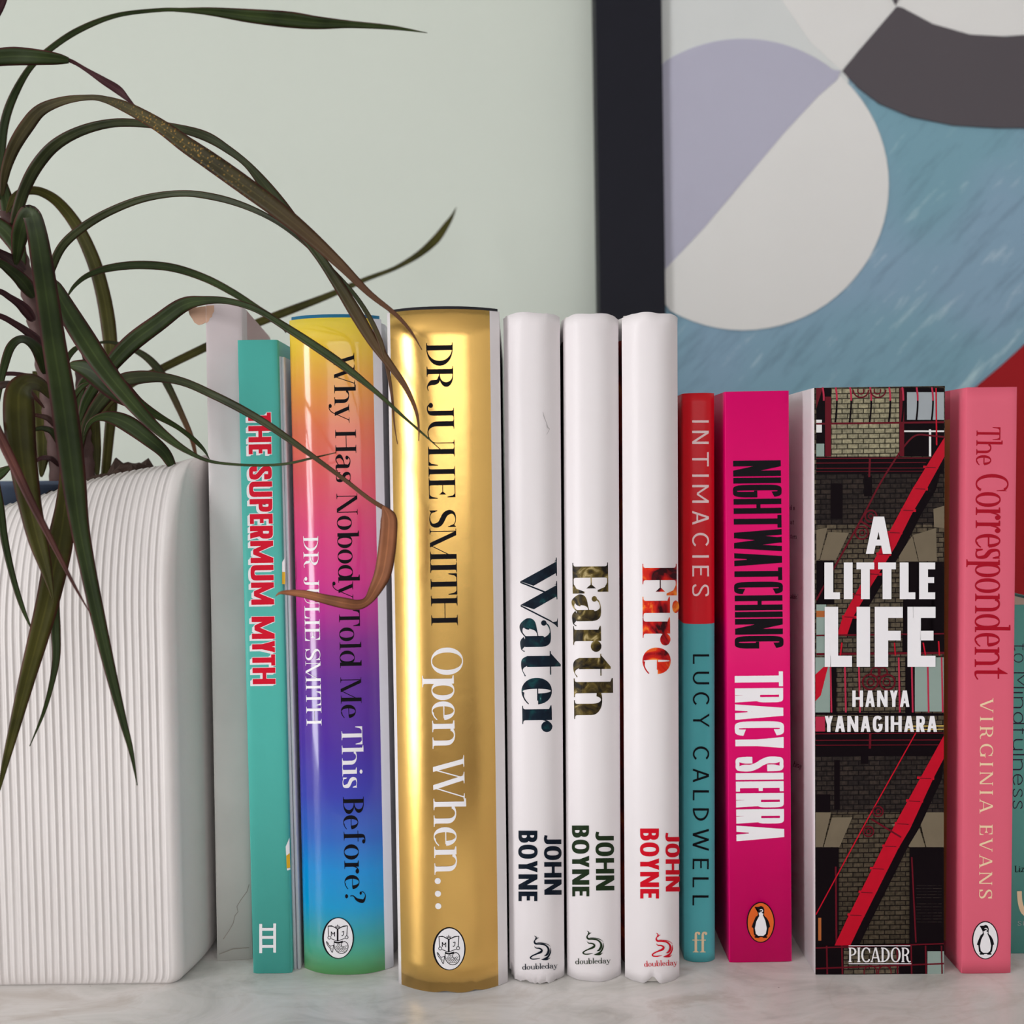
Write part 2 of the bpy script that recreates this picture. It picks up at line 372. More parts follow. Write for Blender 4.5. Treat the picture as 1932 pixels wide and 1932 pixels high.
        w = .4*W+S; g.ring(w/2, X*.6, w/2-.02, X*.4); g.stroke((w*.3, X*.2, t), (w*.2, .04, t), (w*.8, -.04, t*1.5), (w*.9, -.18, t), (w*.4, -.28, t), (.05, -.18, t), (w*.25, -.02, t))
    else: w = .3
    return g.q, w

def set_text(s, st):
    """lay a line of text out: list of polygons, total width (both in cap heights)"""
    x = 0; out = []; gap = st.get('gap', .06); kern = st.get('kern', {})
    for i, c in enumerate(s):
        q, w = glyph(c, st)
        for p in q: out.append([(a+x, b) for a, b in p])
        x += w + gap + kern.get(s[i:i+2], 0)
    return out, x-gap

DIDONE = dict(S=.135, t=.03, sf=.085, W=1, xh=.7, gap=.045, space=.22)
FAT = dict(S=.3, t=.03, sf=.1, W=1, xh=.74, asc=1.1, gap=.05, wedge=.3)
# ---------------------------------------------------------------- the room
WALL_Y = 0.285
M_wall = mat('wall_paint_sage', srgb(208, 214, 203), .75, var=.02, vscale=6, bump=.06, bscale=500)
M_white = mat('white_room_paint', lin(.8, .785, .77), .8, var=.02)
M_floor = mat('brown_floor', lin(.10, .06, .035), .5, var=.25, vscale=3)
RX0, RX1, RY0, RZ0, RZ1 = -1.95, 1.95, -3.15, -0.85, 1.75
struct(ob('wall_back', box_mesh('wall_back', RX0-.1, RX1+.1, WALL_Y, WALL_Y+.1, RZ0, RZ1), M_wall))
struct(ob('floor', box_mesh('floor', RX0-.1, RX1+.1, RY0-.1, WALL_Y+.1, RZ0-.1, RZ0), M_floor))
struct(ob('ceiling', box_mesh('ceiling', RX0-.1, RX1+.1, RY0-.1, WALL_Y+.1, RZ1, RZ1+.1), M_white))
struct(ob('wall_right', box_mesh('wall_right', RX1, RX1+.1, RY0, WALL_Y, RZ0, RZ1), M_white))
def wall_with_hole(name, axis, pos, a0, a1, h0, h1, hz0, hz1):
    """a wall 10 cm thick with a window opening"""
    bm = bmesh.new()
    for (p, q, r, s) in ((a0, h0, RZ0, RZ1), (h1, a1, RZ0, RZ1), (h0, h1, RZ0, hz0), (h0, h1, hz1, RZ1)):
        c = bmesh.ops.create_cube(bm, size=1)['verts']
        for v in c:
            t = (p+q)/2+v.co.x*(q-p); z = (r+s)/2+v.co.z*(s-r); d = pos+v.co.y*.1
            v.co = Vector((d, t, z)) if axis == 'x' else Vector((t, d, z))
    me = bpy.data.meshes.new(name); bm.to_mesh(me); bm.free()
    return struct(ob(name, me, M_white))
wall_with_hole('wall_left', 'x', RX0-.05, RY0, WALL_Y, -1.75, -1.09, -.75, 1.35)
wall_with_hole('wall_front', 'y', RY0-.05, RX0, RX1, -.98, 1.68, .1, 1.4)  # opening made up to fit the added fill light
M_wood_w = mat('white_window_wood', lin(.75, .75, .73), .4)
for n, (axis, pos, a0, a1, g0, g1) in enumerate((('x', RX0-.03, -1.75, -1.09, -.75, 1.35), ('y', RY0-.03, -.98, 1.68, .1, 1.4))):  # second frame is made up, it surrounds the added fill light
    bm = bmesh.new(); am = (a0+a1)/2
    for (p, q, r, s) in ((a0, a0+.03, g0, g1), (a1-.03, a1, g0, g1), (a0, a1, g0, g0+.04), (a0, a1, g1-.04, g1))+(((am-.02, am+.02, g0, g1),) if n else ((a0, a1, .86, .89),)):
        for v in bmesh.ops.create_cube(bm, size=1)['verts']:
            t = (p+q)/2+v.co.x*(q-p); z = (r+s)/2+v.co.z*(s-r); d = pos+v.co.y*.04
            v.co = Vector((d, t, z)) if axis == 'x' else Vector((t, d, z))
    me = bpy.data.meshes.new('window_%d' % (n+1)); bm.to_mesh(me); bm.free()
    struct(ob('window_%d' % (n+1), me, M_wood_w))

# marble top the books stand on
M_marble = mat('pale_marble', srgb(196, 192, 188), .28, spec=.4)
N, L, B = nodes(M_marble)
tc = N.new('ShaderNodeTexCoord'); mp = N.new('ShaderNodeMapping'); mp.inputs['Rotation'].default_value = (0, 0, .5); mp.inputs['Scale'].default_value = (1, 1.9, 1)
L.new(tc.outputs['Object'], mp.inputs[0])
n1 = N.new('ShaderNodeTexNoise'); n1.inputs['Scale'].default_value = 24; n1.inputs['Detail'].default_value = 8; n1.inputs['Roughness'].default_value = .62; n1.inputs['Distortion'].default_value = .8
L.new(mp.outputs[0], n1.inputs['Vector'])
r1 = ramp(N, [(.33, srgb(202, 199, 193)), (.46, srgb(226, 222, 217)), (.56, srgb(236, 231, 227)), (.70, srgb(212, 203, 195))]); L.new(n1.outputs['Fac'], r1.inputs[0])
n2 = N.new('ShaderNodeTexNoise'); n2.inputs['Scale'].default_value = 9; n2.inputs['Detail'].default_value = 10; n2.inputs['Distortion'].default_value = 2.2
L.new(mp.outputs[0], n2.inputs['Vector'])
r2 = ramp(N, [(.485, lin(1, 1, 1)), (.5, lin(.955, .945, .93)), (.515, lin(1, 1, 1))]); L.new(n2.outputs['Fac'], r2.inputs[0])
n3 = N.new('ShaderNodeTexVoronoi'); n3.inputs['Scale'].default_value = 210; L.new(tc.outputs['Object'], n3.inputs['Vector'])
n4 = N.new('ShaderNodeTexNoise'); n4.inputs['Scale'].default_value = 55; L.new(tc.outputs['Object'], n4.inputs['Vector'])
ad = N.new('ShaderNodeMath'); ad.operation = 'MULTIPLY_ADD'; ad.inputs[1].default_value = .9; L.new(n4.outputs['Fac'], ad.inputs[0]); L.new(n3.outputs['Distance'], ad.inputs[2])
r3 = ramp(N, [(.27, lin(.5, .46, .42)), (.33, lin(1, 1, 1))]); L.new(ad.outputs[0], r3.inputs[0])
for a, bb in ((r1, r2), (None, r3)):
    m_ = N.new('ShaderNodeMix'); m_.data_type = 'RGBA'; m_.blend_type = 'MULTIPLY'; m_.inputs[0].default_value = 1
    L.new(a.outputs[0] if a else last.outputs[2], m_.inputs[6]); L.new(bb.outputs[0], m_.inputs[7]); last = m_
L.new(last.outputs[2], B.inputs['Base Color'])
slab = ob('marble_shelf', box_mesh('marble_shelf', -.95, .95, -.16, WALL_Y-.001, -.03, 0, .004), M_marble)
tag(slab, 'pale grey marble shelf with faint veins under the row of books', 'shelf')
M_brkt = mat('white_bracket', lin(.6, .59, .57), .5)
for x in (-.7, .7):
    bm = bmesh.new(); w = .015
    P = [(-.11, -.031), (WALL_Y-.0005, -.031), (WALL_Y-.0005, -.24), (WALL_Y-.03, -.24), (WALL_Y-.05, -.12), (-.09, -.055)]
    va = [bm.verts.new((x-w, y, z)) for y, z in P]; vb = [bm.verts.new((x+w, y, z)) for y, z in P]
    bm.faces.new(va[::-1]); bm.faces.new(vb)
    for i in range(len(P)): j = (i+1) % len(P); bm.faces.new((va[i], va[j], vb[j], vb[i]))
    bmesh.ops.recalc_face_normals(bm, faces=bm.faces[:])
    me = bpy.data.meshes.new('shelf_bracket'); bm.to_mesh(me); bm.free(); ob('shelf_bracket', me, M_brkt, slab)

# ---------------------------------------------------------------- framed painting leaning on the wall
FRM = Matrix.Translation(at(1181, 560, WALL_Y-.026)) @ Matrix.Identity(4)
M_frame = mat('black_frame_wood', srgb(20, 20, 30), .6, spec=.2, var=.1, bump=.05)
base_x = at(1137, 600, WALL_Y-.03).x
lean = math.radians(1.2); skew = math.radians(-.35)
FRM = Matrix.Translation((base_x, WALL_Y-.037, 0.0)) @ Matrix.Rotation(-lean, 4, 'X') @ Matrix.Rotation(skew, 4, 'Y')
pic = empty('framed_painting', FRM)
tag(pic, 'abstract painting of circles in blue, lavender and charcoal with black frame', 'painting')
FW = .0386; PW, PH, FD = .62, .74, .026
def rail(pts, y0, y1):
    bm = bmesh.new(); a = [bm.verts.new((x, y0, z)) for x, z in pts]; b = [bm.verts.new((x, y1, z)) for x, z in pts]
    bm.faces.new(a[::-1]); bm.faces.new(b)
    for i in range(4): j = (i+1) % 4; bm.faces.new((a[i], a[j], b[j], b[i]))
    bmesh.ops.recalc_face_normals(bm, faces=bm.faces[:]); bmesh.ops.bevel(bm, geom=bm.edges[:], offset=.0008, segments=1, affect='EDGES')
    me = bpy.data.meshes.new('frame_rail'); bm.to_mesh(me); bm.free(); ob('frame_rail', me, M_frame, pic)
rail([(0, 0), (FW, FW), (FW, PH-FW), (0, PH)], 0, FD)
rail([(PW, 0), (PW, PH), (PW-FW, PH-FW), (PW-FW, FW)], 0, FD)
rail([(0, 0), (PW, 0), (PW-FW, FW), (FW, FW)], 0, FD)
rail([(0, PH), (FW, PH-FW), (PW-FW, PH-FW), (PW, PH)], 0, FD)
M_cv = {}
def paint(name, col, streak=0.0, hi=None):
    m = mat('paint_'+name, col, .65, spec=.15, var=.03, vscale=14, bump=.05, bscale=420)
    if streak:
        N, L, B = nodes(m); tc = N.new('ShaderNodeTexCoord')
        m1 = N.new('ShaderNodeMapping'); m1.inputs['Rotation'].default_value = (0, .8, 0); L.new(tc.outputs['Object'], m1.inputs[0])
        mp = N.new('ShaderNodeMapping'); mp.inputs['Scale'].default_value = (11, 11, 60); L.new(m1.outputs[0], mp.inputs[0])
        nz = N.new('ShaderNodeTexNoise'); nz.inputs['Scale'].default_value = 1.6; nz.inputs['Detail'].default_value = 6; nz.inputs['Roughness'].default_value = .65; L.new(mp.outputs[0], nz.inputs['Vector'])
        big = N.new('ShaderNodeTexNoise'); big.inputs['Scale'].default_value = 9; L.new(tc.outputs['Object'], big.inputs['Vector'])
        r = ramp(N, [(.32, lin(*[c*.8 for c in col[:3]])), (.48, col), (.58, col), (.74, hi)]); L.new(nz.outputs['Fac'], r.inputs[0])
        r2 = ramp(N, [(.4, lin(.86, .97, .96)), (.62, lin(1.05, 1, 1.06))]); L.new(big.outputs['Fac'], r2.inputs[0])
        mx = N.new('ShaderNodeMix'); mx.data_type = 'RGBA'; mx.blend_type = 'MULTIPLY'; mx.inputs[0].default_value = 1
        L.new(r.outputs[0], mx.inputs[6]); L.new(r2.outputs[0], mx.inputs[7]); L.new(mx.outputs[2], B.inputs['Base Color'])
    return m
P_blue = paint('blue', srgb(132, 164, 180), 1, srgb(186, 208, 212))
P_white = paint('white', srgb(224, 222, 219)); P_cool = paint('cool_white', srgb(212, 214, 212))
P_lav = paint('lavender', srgb(180, 178, 195)); P_dark = paint('charcoal', srgb(86, 80, 84)); P_red = paint('red', srgb(158, 24, 30))
canvas = ob('canvas', box_mesh('canvas', FW-.004, PW-FW+.004, .006, .022, FW-.004, PH-FW+.004), P_blue, pic)
INV = FRM.inverted()
def on_canvas(px, py, lift):
    o = INV @ CAM_LOC; d = INV.to_3x3() @ ray(px, py); y = .006-lift
    p = o + d*((y-o.y)/d.y); return (p.x, y, p.z)
def circ(cx, cy, r, a0, a1, n=40): return [(cx+r*math.cos(math.radians(a0+(a1-a0)*i/n)), cy+r*math.sin(math.radians(a0+(a1-a0)*i/n))) for i in range(n+1)]
def shape(poly, m, k):
    v = []
    for p in poly:
        q = on_canvas(p[0], p[1], .00025*k); v.append((max(FW+.0005, min(PW-FW-.0005, q[0])), q[1], min(PH-FW-.001, max(FW+.001, q[2]))))
    n = len(v); back = [(x, .0061, z) for x, y, z in v]
    me = mesh('painted_shape', v+back, [tuple(range(n))]+[(i, (i+1) % n, n+(i+1) % n, n+i) for i in range(n)])
    ob('painted_shape', me, m, canvas)
bx, by, br = 1402, 348, 275          # the half-white, half-lavender disc
shape([(1200, -700), (2900, -700), (2900, -60), (1700, -60), (1590, 133), (1545, 100), (1400, 90), (1236, 200)], P_cool, 1)
shape([(1480, 40), (1595, 128), (1602, 156), (1480, 130)], P_cool, 1.3)
shape([(1475, 0), (1400, -140), (1400, -500), (2200, -500), (2400, -40), (2080, 45), (1932, 66), (1880, 69), (1830, 65), (1760, 45), (1702, 14), (1690, 14), (1588, 134), (1530, 80)], P_white, 2)
shape(circ(bx, by, br, 0, 360, 72), P_white, 3)
shape([(1586, 134)]+circ(bx, by, br, -52, -128, 24)+[(1200, 130), (1200, 560), (1255, 508), (1330, 428), (1400, 345), (1480, 250), (1545, 180), (1580, 150)], P_lav, 4)
shape([(1236, 500), (1255, 508), (1236, 527)], P_lav, 4)
shape([(1590, 133), (1618, 98), (1692, 12), (1702, 14), (1760, 45), (1830, 65), (1900, 69), (1960, 63), (2080, 38), (2220, -40), (2420, 90), (2300, 160), (2100, 225), (1960, 241), (1880, 241), (1800, 236), (1720, 220), (1660, 195), (1620, 165)], P_dark, 5)
shape([(1676, -20), (1690, 9), (1706, -20)], P_dark, 5)
shape([(2900, 300), (2300, 300), (2120, 480), (1990, 600), (1932, 652), (1890, 690), (1840, 732), (1760, 790), (1600, 870), (1600, 1500), (2900, 1500)], P_red, 6)
# ---------------------------------------------------------------- books
M_paper = mat('page_paper', srgb(226, 218, 204), .85, var=.03)
N, L, B = nodes(M_paper)                       # page edges: fine lines across the block
tc = N.new('ShaderNodeTexCoord'); wv = N.new('ShaderNodeTexWave'); wv.inputs['Scale'].default_value = 900; wv.inputs['Distortion'].default_value = 1.5
L.new(tc.outputs['Object'], wv.inputs['Vector']); bp = N.new('ShaderNodeBump'); bp.inputs['Strength'].default_value = .25; bp.inputs['Distance'].default_value = .0004
L.new(wv.outputs['Fac'], bp.inputs['Height']); L.new(bp.outputs[0], B.inputs['Normal'])
M_pagewhite = mat('page_paper_white', srgb(232, 230, 230), .8, var=.02)
M_jw = mat('white_jacket', srgb(234, 227, 228), .4, spec=.35, var=.025, vscale=25, bump=.09, bscale=38)
M_flap = mat('white_gloss_cover', srgb(226, 226, 232), .35, var=.015)

class Book:
    def __init__(s, name, label, bot, top, D, hard=False, yaw=0.0, sag=None, p=None, tall=0.0):
        s.name = name
        c = on_table((bot[0]+bot[1])/2, bot[2]); Y = c.y
        xl, xr = at(bot[0], bot[2], Y).x, at(bot[1], bot[2], Y).x
        tl, tr = at(top[0], top[2], Y), at(top[1], top[2], Y)
        zt = (tl.z+tr.z)/2
        s.a = ((xr-xl)+(tr.x-tl.x))/4; s.D = D; s.hard = hard
        lean = math.atan2((tl.x+tr.x)/2-(xl+xr)/2, zt)
        s.H = zt/math.cos(lean)
        s.sag = sag if sag is not None else (.0045 if hard else .0007); s.p = p or (2.4 if hard else 8)
        lift = abs(math.sin(lean))*s.a+.0001
        s.M = Matrix.Translation(((xl+xr)/2, Y, lift)) @ Matrix.Rotation(math.radians(yaw), 4, 'Z') @ Matrix.Rotation(lean, 4, 'Y')
        s.I = s.M.inverted(); s.o = s.I @ CAM_LOC
        s.root = empty(name, s.M); tag(s.root, label, 'book', 'books standing in the row')
        print('BOOK %-28s x=%.4f..%.4f y=%.4f w=%.4f H=%.4f lean=%.2f' % (name, xl, xr, Y, 2*s.a, s.H, math.degrees(lean)))
        s.k = 0.0
    def ys(s, u): return s.sag*min(1.0, abs(u)/s.a)**s.p
    def P(s, px, py, lift=0.0):
        """the point of the spine seen at a pixel (own coordinates)"""
        d = s.I.to_3x3() @ ray(px, py); y = 0.0
        for _ in range(6):
            q = s.o + d*((y-s.o.y)/d.y); u = max(-s.a, min(s.a, q.x)); y = s.ys(u)
        e = s.a*.01; du = (s.ys(u+e)-s.ys(u-e))/(2*e); m = math.hypot(du, 1)
        return Vector((q.x+du/m*lift, q.y-lift/m, q.z))
    def Pside(s, px, py, sgn, lift=0.0):
        d = s.I.to_3x3() @ ray(px, py); x = sgn*(s.a+lift); q = s.o + d*((x-s.o.x)/d.x); return Vector((x, q.y, q.z))
    def profile(s, inset=0.0, n=36):
        a = s.a-inset; sp = []
        for i in range(n+1):
            t = -1+2*i/n; t = math.copysign(1-(1-abs(t))**1.6, t); u = t*a
            sp.append((u, s.ys(u*s.a/a)+inset))
        e = s.sag
        if s.hard: g = [(a-.0002, e+.0025), (a-.0012, e+.006), (a-.0012, e+.0085), (a-.0002, e+.012), (a-.0001, e+.03), (a, s.D*.6), (a, s.D)]
        else: g = [(a, e+.004), (a, e+.012), (a-.0001, e+.03), (a, s.D*.6), (a, s.D)]
        s.n0 = len(g)
        return [(-x, y) for x, y in g[::-1]] + sp + g
    def build(s, mats, mf=None, thick=.0004, rows=1, z0=None, z1=None, cover='cover', pages=M_paper, pin=.0025, wob=None, label=None):
        pr = s.profile(); H = s.H
        f = lambda i, k: mf(pr[i], pr[i+1], k*H) if mf else 0
        me = sheet(cover, pr, thick, (lambda i: z0(*pr[i])) if z0 else (lambda i: 0.0), (lambda i: z1(*pr[i])) if z1 else (lambda i: H), rows, f, True, (lambda i, z: wob(pr[i][0], pr[i][1], z)) if wob else None)
        s.cover = ob(cover, me, mats, s.root)
        b = .0004+thick; q = s.a-b-(.0024 if s.hard else 0)
        ob('page_block', box_mesh('page_block', -q, q, s.sag+b+(.003 if s.hard else .0003), s.D-(.004 if s.hard else .0006), pin, H-pin), pages, s.root)
        return s
    def boards(s, m, cap=.0012):
        pr = s.profile(.0006)
        me = sheet('cover_boards', pr, .0022, lambda i: .0006, lambda i: s.H+cap*(1 if pr[i][1] < s.sag+.001 else .2), 1, None, True)
        ob('cover_boards', me, m, s.root)
    def put(s, name, layers, label=None, side=0, step=3.2e-5, jig=5e-7, base=1e-5, sub=5.0):
        """flat print on the spine: layers = [(list of polygons in photograph pixels, material)]"""
        V, F, MI, mats = [], [], [], []
        for polys, m in layers:
            if m not in mats: mats.append(m)
            mi = mats.index(m); s.k += step; lift = base+s.k
            bm = bmesh.new(); ly = bm.faces.layers.int.new('n')
            for j, p in enumerate(polys):
                fc = bm.faces.new([bm.verts.new((x, y, j % 50)) for x, y in p]); fc[ly] = j
            big = [f for f in bm.faces if len(f.verts) > 4]
            if big: bmesh.ops.triangulate(bm, faces=big)
            if sub and not side:
                for _ in range(4):
                    ed = [e for e in bm.edges if abs(e.verts[0].co.x-e.verts[1].co.x) > sub]
                    if not ed: break
                    bmesh.ops.subdivide_edges(bm, edges=ed, cuts=1)
                    ng = [f for f in bm.faces if len(f.verts) > 4]
                    if ng: bmesh.ops.triangulate(bm, faces=ng)
            bm.verts.ensure_lookup_table(); o = len(V); idx = {v: i for i, v in enumerate(bm.verts)}
            for v in bm.verts:      # neighbouring strokes lie a hair apart, never coplanar
                h_ = lift+v.co.z*jig; V.append(s.Pside(v.co.x, v.co.y, side, h_) if side else s.P(v.co.x, v.co.y, h_))
            for fc in bm.faces:
                vs = [o+idx[v] for v in fc.verts]
                c = sum((V[i] for i in vs), Vector())/len(vs)
                nn = (V[vs[1]]-V[vs[0]]).cross(V[vs[2]]-V[vs[0]])
                if nn.dot(s.o-c) < 0: vs.reverse()
                F.append(vs); MI.append(mi)
            bm.free()
        o = ob(name, mesh(name, V, F, False, MI), mats, s.root)
        if label: o['label'] = label
        return o

def line_text(txt, st, p0, p1, cap, scale=None):
    """polygons of a line of text whose baseline runs p0 -> p1 in the photograph, letters standing to the left of that direction"""
    q, w = set_text(txt, st); dx, dy = p1[0]-p0[0], p1[1]-p0[1]; ln = math.hypot(dx, dy); ex, ey = dx/ln, dy/ln
    k = ln/w; ux, uy = ey, -ex
    return [[(p0[0]+ex*a*k+ux*b*cap, p0[1]+ey*a*k+uy*b*cap) for a, b in p] for p in q]
def shift(polys, dx, dy): return [[(x+dx, y+dy) for x, y in p] for p in polys]
def R4(x0, y0, x1, y1): return [(x0, y0), (x1, y0), (x1, y1), (x0, y1)]
def ell(cx, cy, rx, ry, n=36):
    """ellipse as rings so that it follows a curved spine"""
    out = []
    for k in range(4):
        a, b = k/4, (k+1)/4
        for i in range(n):
            t0, t1 = 2*PI*i/n, 2*PI*(i+1)/n
            q = [(cx+rx*b*math.cos(t0), cy+ry*b*math.sin(t0)), (cx+rx*b*math.cos(t1), cy+ry*b*math.sin(t1))]
            q += [(cx+rx*a*math.cos(t1), cy+ry*a*math.sin(t1)), (cx+rx*a*math.cos(t0), cy+ry*a*math.sin(t0))] if k else [(cx, cy)]
            out.append(q)
    return out
def curve(pts, n=5): return stroke_quads(pts, n)
def line(w, *pts): return stroke_quads([(x, y, w) for x, y in pts], 1, False)
def ringp(cx, cy, r, w, a0=0, a1=360, n=22): return stroke_quads([(cx+r*math.cos(math.radians(a0+(a1-a0)*i/n)), cy+r*math.sin(math.radians(a0+(a1-a0)*i/n)), w) for i in range(n+1)], 1, False)
I_black = mat('ink_black', lin(.006, .005, .007), .5, spec=.08); I_white = mat('ink_white', srgb(238, 234, 236), .4); I_red = mat('ink_red', srgb(214, 22, 48), .4, spec=.12)
I_cream = mat('ink_cream', srgb(238, 208, 168), .5); I_pinkwhite = mat('ink_pale_pink', srgb(245, 214, 214), .45); I_crimson = mat('ink_crimson', srgb(166, 8, 34), .45, spec=.12)
I_orange = mat('ink_orange', srgb(222, 100, 40), .4, spec=.12); I_yellow = mat('ink_yellow', srgb(222, 170, 20), .4); I_grey = mat('ink_grey', srgb(150, 160, 156), .5)
SANS_B = dict(S=.2, t=.165, W=.62, n=2.6, gap=.075, space=.4, open=38)

# ---- pinkish white book beside the planter
b = Book('scuffed_book', 'tall scuffed pinkish-white blank-spined book right beside the ribbed planter', (411, 475, 1812), (388, 455, 575), .13, yaw=7.0, sag=.0004)
M_pinkw = mat('chalky_pink_cover', srgb(216, 208, 208), .6, var=.05, vscale=22)
M_pinkp = mat('dusty_pink_print', srgb(196, 160, 160), .55, var=.04)
N, L, B = nodes(M_pinkw)
tc = N.new('ShaderNodeTexCoord'); sp = N.new('ShaderNodeSeparateXYZ'); L.new(tc.outputs['Object'], sp.inputs[0])
mr = N.new('ShaderNodeMapRange'); mr.inputs[1].default_value = 0; mr.inputs[2].default_value = .225; L.new(sp.outputs['Z'], mr.inputs[0])
rz = ramp(N, [(0, srgb(216, 213, 206)), (.55, srgb(212, 210, 207)), (1, srgb(226, 212, 214))]); L.new(mr.outputs[0], rz.inputs[0])
nz = N.new('ShaderNodeTexNoise'); nz.inputs['Scale'].default_value = 30; nz.inputs['Detail'].default_value = 4; L.new(tc.outputs['Object'], nz.inputs['Vector'])
rn = ramp(N, [(.35, lin(.9, .9, .9)), (.7, lin(1.04, 1.04, 1.04))]); L.new(nz.outputs['Fac'], rn.inputs[0])
mx = N.new('ShaderNodeMix'); mx.data_type = 'RGBA'; mx.blend_type = 'MULTIPLY'; mx.inputs[0].default_value = 1; L.new(rz.outputs[0], mx.inputs[6]); L.new(rn.outputs[0], mx.inputs[7]); L.new(mx.outputs[2], B.inputs['Base Color'])
b.build([M_pinkw, M_pinkp], lambda p, q, z: 1 if (p[0] > 0 and min(p[1], q[1]) > .0118) else 0, thick=.0012, rows=4,
        z1=lambda x, y: b.H-(.012*max(0, (y-.07)/.06)**2 if x > 0 else 0))
M_tear = mat('torn_tan_paper', srgb(214, 172, 146), .8, var=.1, vscale=200)
M_crack = mat('grey_crack', srgb(150, 142, 132), .8)
b.put('torn_corner', [([[(389, 577), (404, 576), (404, 588), (401, 592), (400, 598), (396, 600), (394, 606), (389, 610)]], M_tear)], sub=1.2)
fl = [(389, 577), (372, 579), (356, 580), (354, 584), (357, 594), (362, 601), (366, 608), (374, 613), (382, 611), (389, 607)]
tf = [b.P(*q) for q in fl]; q0 = b.P(389, 592)
tv = [Vector((v.x, .0006+.10*abs(v.x-q0.x), v.z)) for v in tf]; n = len(tv)
ob('torn_flap', mesh('torn_flap', tv+[v+Vector((0, .0004, 0)) for v in tv], [tuple(range(n)), tuple(range(2*n-1, n-1, -1))]+[(i, n+i, n+(i+1) % n, (i+1) % n) for i in range(n)]), M_tear, b.root)['label'] = 'peeling tan paper flap at the top corner'
b.put('crack', [(line(1.3, (421, 1772), (432, 1756), (440, 1742), (443, 1728), (449, 1720), (447, 1710), (455, 1697), (466, 1682), (470, 1668)), M_crack), (line(1.6, (414, 1800), (440, 1790), (470, 1788)), M_crack)])

# ---- teal paperback
b = Book('paperback_book', 'teal paperback with red white-shadowed capitals and a white ladder emblem', (476, 552, 1837), (449, 521, 642), .128, sag=.0006)
M_teal = mat('teal_cover', srgb(84, 184, 172), .38, spec=.22, var=.025, vscale=30)
b.build([M_teal], pages=M_paper, thick=.0004)
GOTH = dict(S=.215, t=.175, bar=.165, W=.52, n=2.9, gap=.085, mv=.12, open=32, space=.62)
q = line_text('THE SUPERMUM MYTH', GOTH, (468, 779), (477, 1291), 43)
fat = []
for dx, dy in ((-1.2, -.8), (1.0, -1.0), (1.0, 1.2), (-1.2, 1.2), (-2.2, 1.6), (-3.2, 2.4), (-4.2, 3.2), (-4.6, 3.6)): fat += shift(q, dx, dy)
b.put('title_lettering', [(fat, I_white), (q, I_red)], 'red letters with white drop shadow')
b.put('ladder_emblem', [([R4(489.3, 1743, 494.8, 1798), R4(515.7, 1742, 521, 1797), R4(492, 1750.5, 518, 1755.7), R4(492, 1765.5, 518, 1771), R4(492, 1782.6, 518, 1788)], I_white)], 'white ladder emblem')
for mk in ([([[(532, 1061), (537, 1052), (537.6, 1079), (532, 1079)]], I_white), ([R4(532, 1079, 538, 1102)], I_yellow)], [([[(539, 1597), (546, 1580), (546.5, 1612), (540, 1614)], [(541, 1638), (547.5, 1637), (547.6, 1640), (542, 1642)]], I_white), ([[(540, 1614), (546.5, 1609), (547.5, 1636), (541, 1638)]], I_yellow)]): b.put('cover_mark', mk)

# ---- two thin white leaflets
M_leaf = mat('white_leaflet', srgb(228, 228, 236), .35, var=.02); M_line = mat('leaflet_shadow_grey', srgb(120, 118, 140), .6)
for lab, bo, to in (('thin white stapled leaflet touching the teal paperback', (553.2, 559.6, 1829), (524.2, 529.6, 673)), ('thin white stapled leaflet touching the rainbow-spined hardback', (560.8, 567.4, 1829), (530.4, 535.6, 674))):
    b = Book('thin_leaflet', lab, bo, to, .12, sag=.0003, p=3); b.root['category'] = 'leaflet'; b.root['group'] = 'thin leaflets'
    b.build([M_leaf], pages=M_pagewhite, thick=.00015, pin=.0004)

# ---- rainbow hardback
b = Book('hardback_book', 'glossy hardback with rainbow gradient spine running from yellow to green', (569.5, 738, 1840), (538, 716, 600), .142, hard=True, sag=.0052, p=2.5)
M_rain = mat('rainbow_print', lin(1, 1, 1), .14, spec=.4, coat=.35)
N, L, B = nodes(M_rain); tc = N.new('ShaderNodeTexCoord'); sp = N.new('ShaderNodeSeparateXYZ'); L.new(tc.outputs['Object'], sp.inputs[0])
mr = N.new('ShaderNodeMapRange'); mr.inputs[1].default_value = 0; mr.inputs[2].default_value = b.H; L.new(sp.outputs['Z'], mr.inputs[0])
st = [(600, (240, 214, 62)), (660, (240, 196, 64)), (720, (238, 164, 72)), (800, (232, 122, 84)), (900, (230, 92, 102)), (1000, (224, 70, 128)), (1090, (214, 56, 142)), (1150, (186, 50, 150)), (1200, (140, 48, 146)), (1280, (102, 46, 150)), (1400, (82, 52, 162)), (1500, (66, 72, 178)), (1580, (44, 104, 196)), (1640, (8, 140, 214)), (1710, (0, 152, 208)), (1770, (58, 158, 156)), (1840, (96, 172, 98))]
rs = [((1840-y)/1240, srgb(*c)) for y, c in st][::-1]; rr = ramp(N, [(max(0, min(1, p)), c) for p, c in rs]); L.new(mr.outputs[0], rr.inputs[0]); L.new(rr.outputs[0], B.inputs['Base Color'])
n2 = N.new('ShaderNodeTexNoise'); n2.inputs['Scale'].default_value = 130; n2.inputs['Detail'].default_value = 5
mp = N.new('ShaderNodeMapping'); mp.inputs['Scale'].default_value = (1, 1, .25); L.new(tc.outputs['Object'], mp.inputs[0]); L.new(mp.outputs[0], n2.inputs['Vector'])
bp = N.new('ShaderNodeBump'); bp.inputs['Strength'].default_value = .07; bp.inputs['Distance'].default_value = .001; L.new(n2.outputs['Fac'], bp.inputs['Height']); L.new(bp.outputs[0], B.inputs['Normal'])
uR = b.P(713, 1200).x
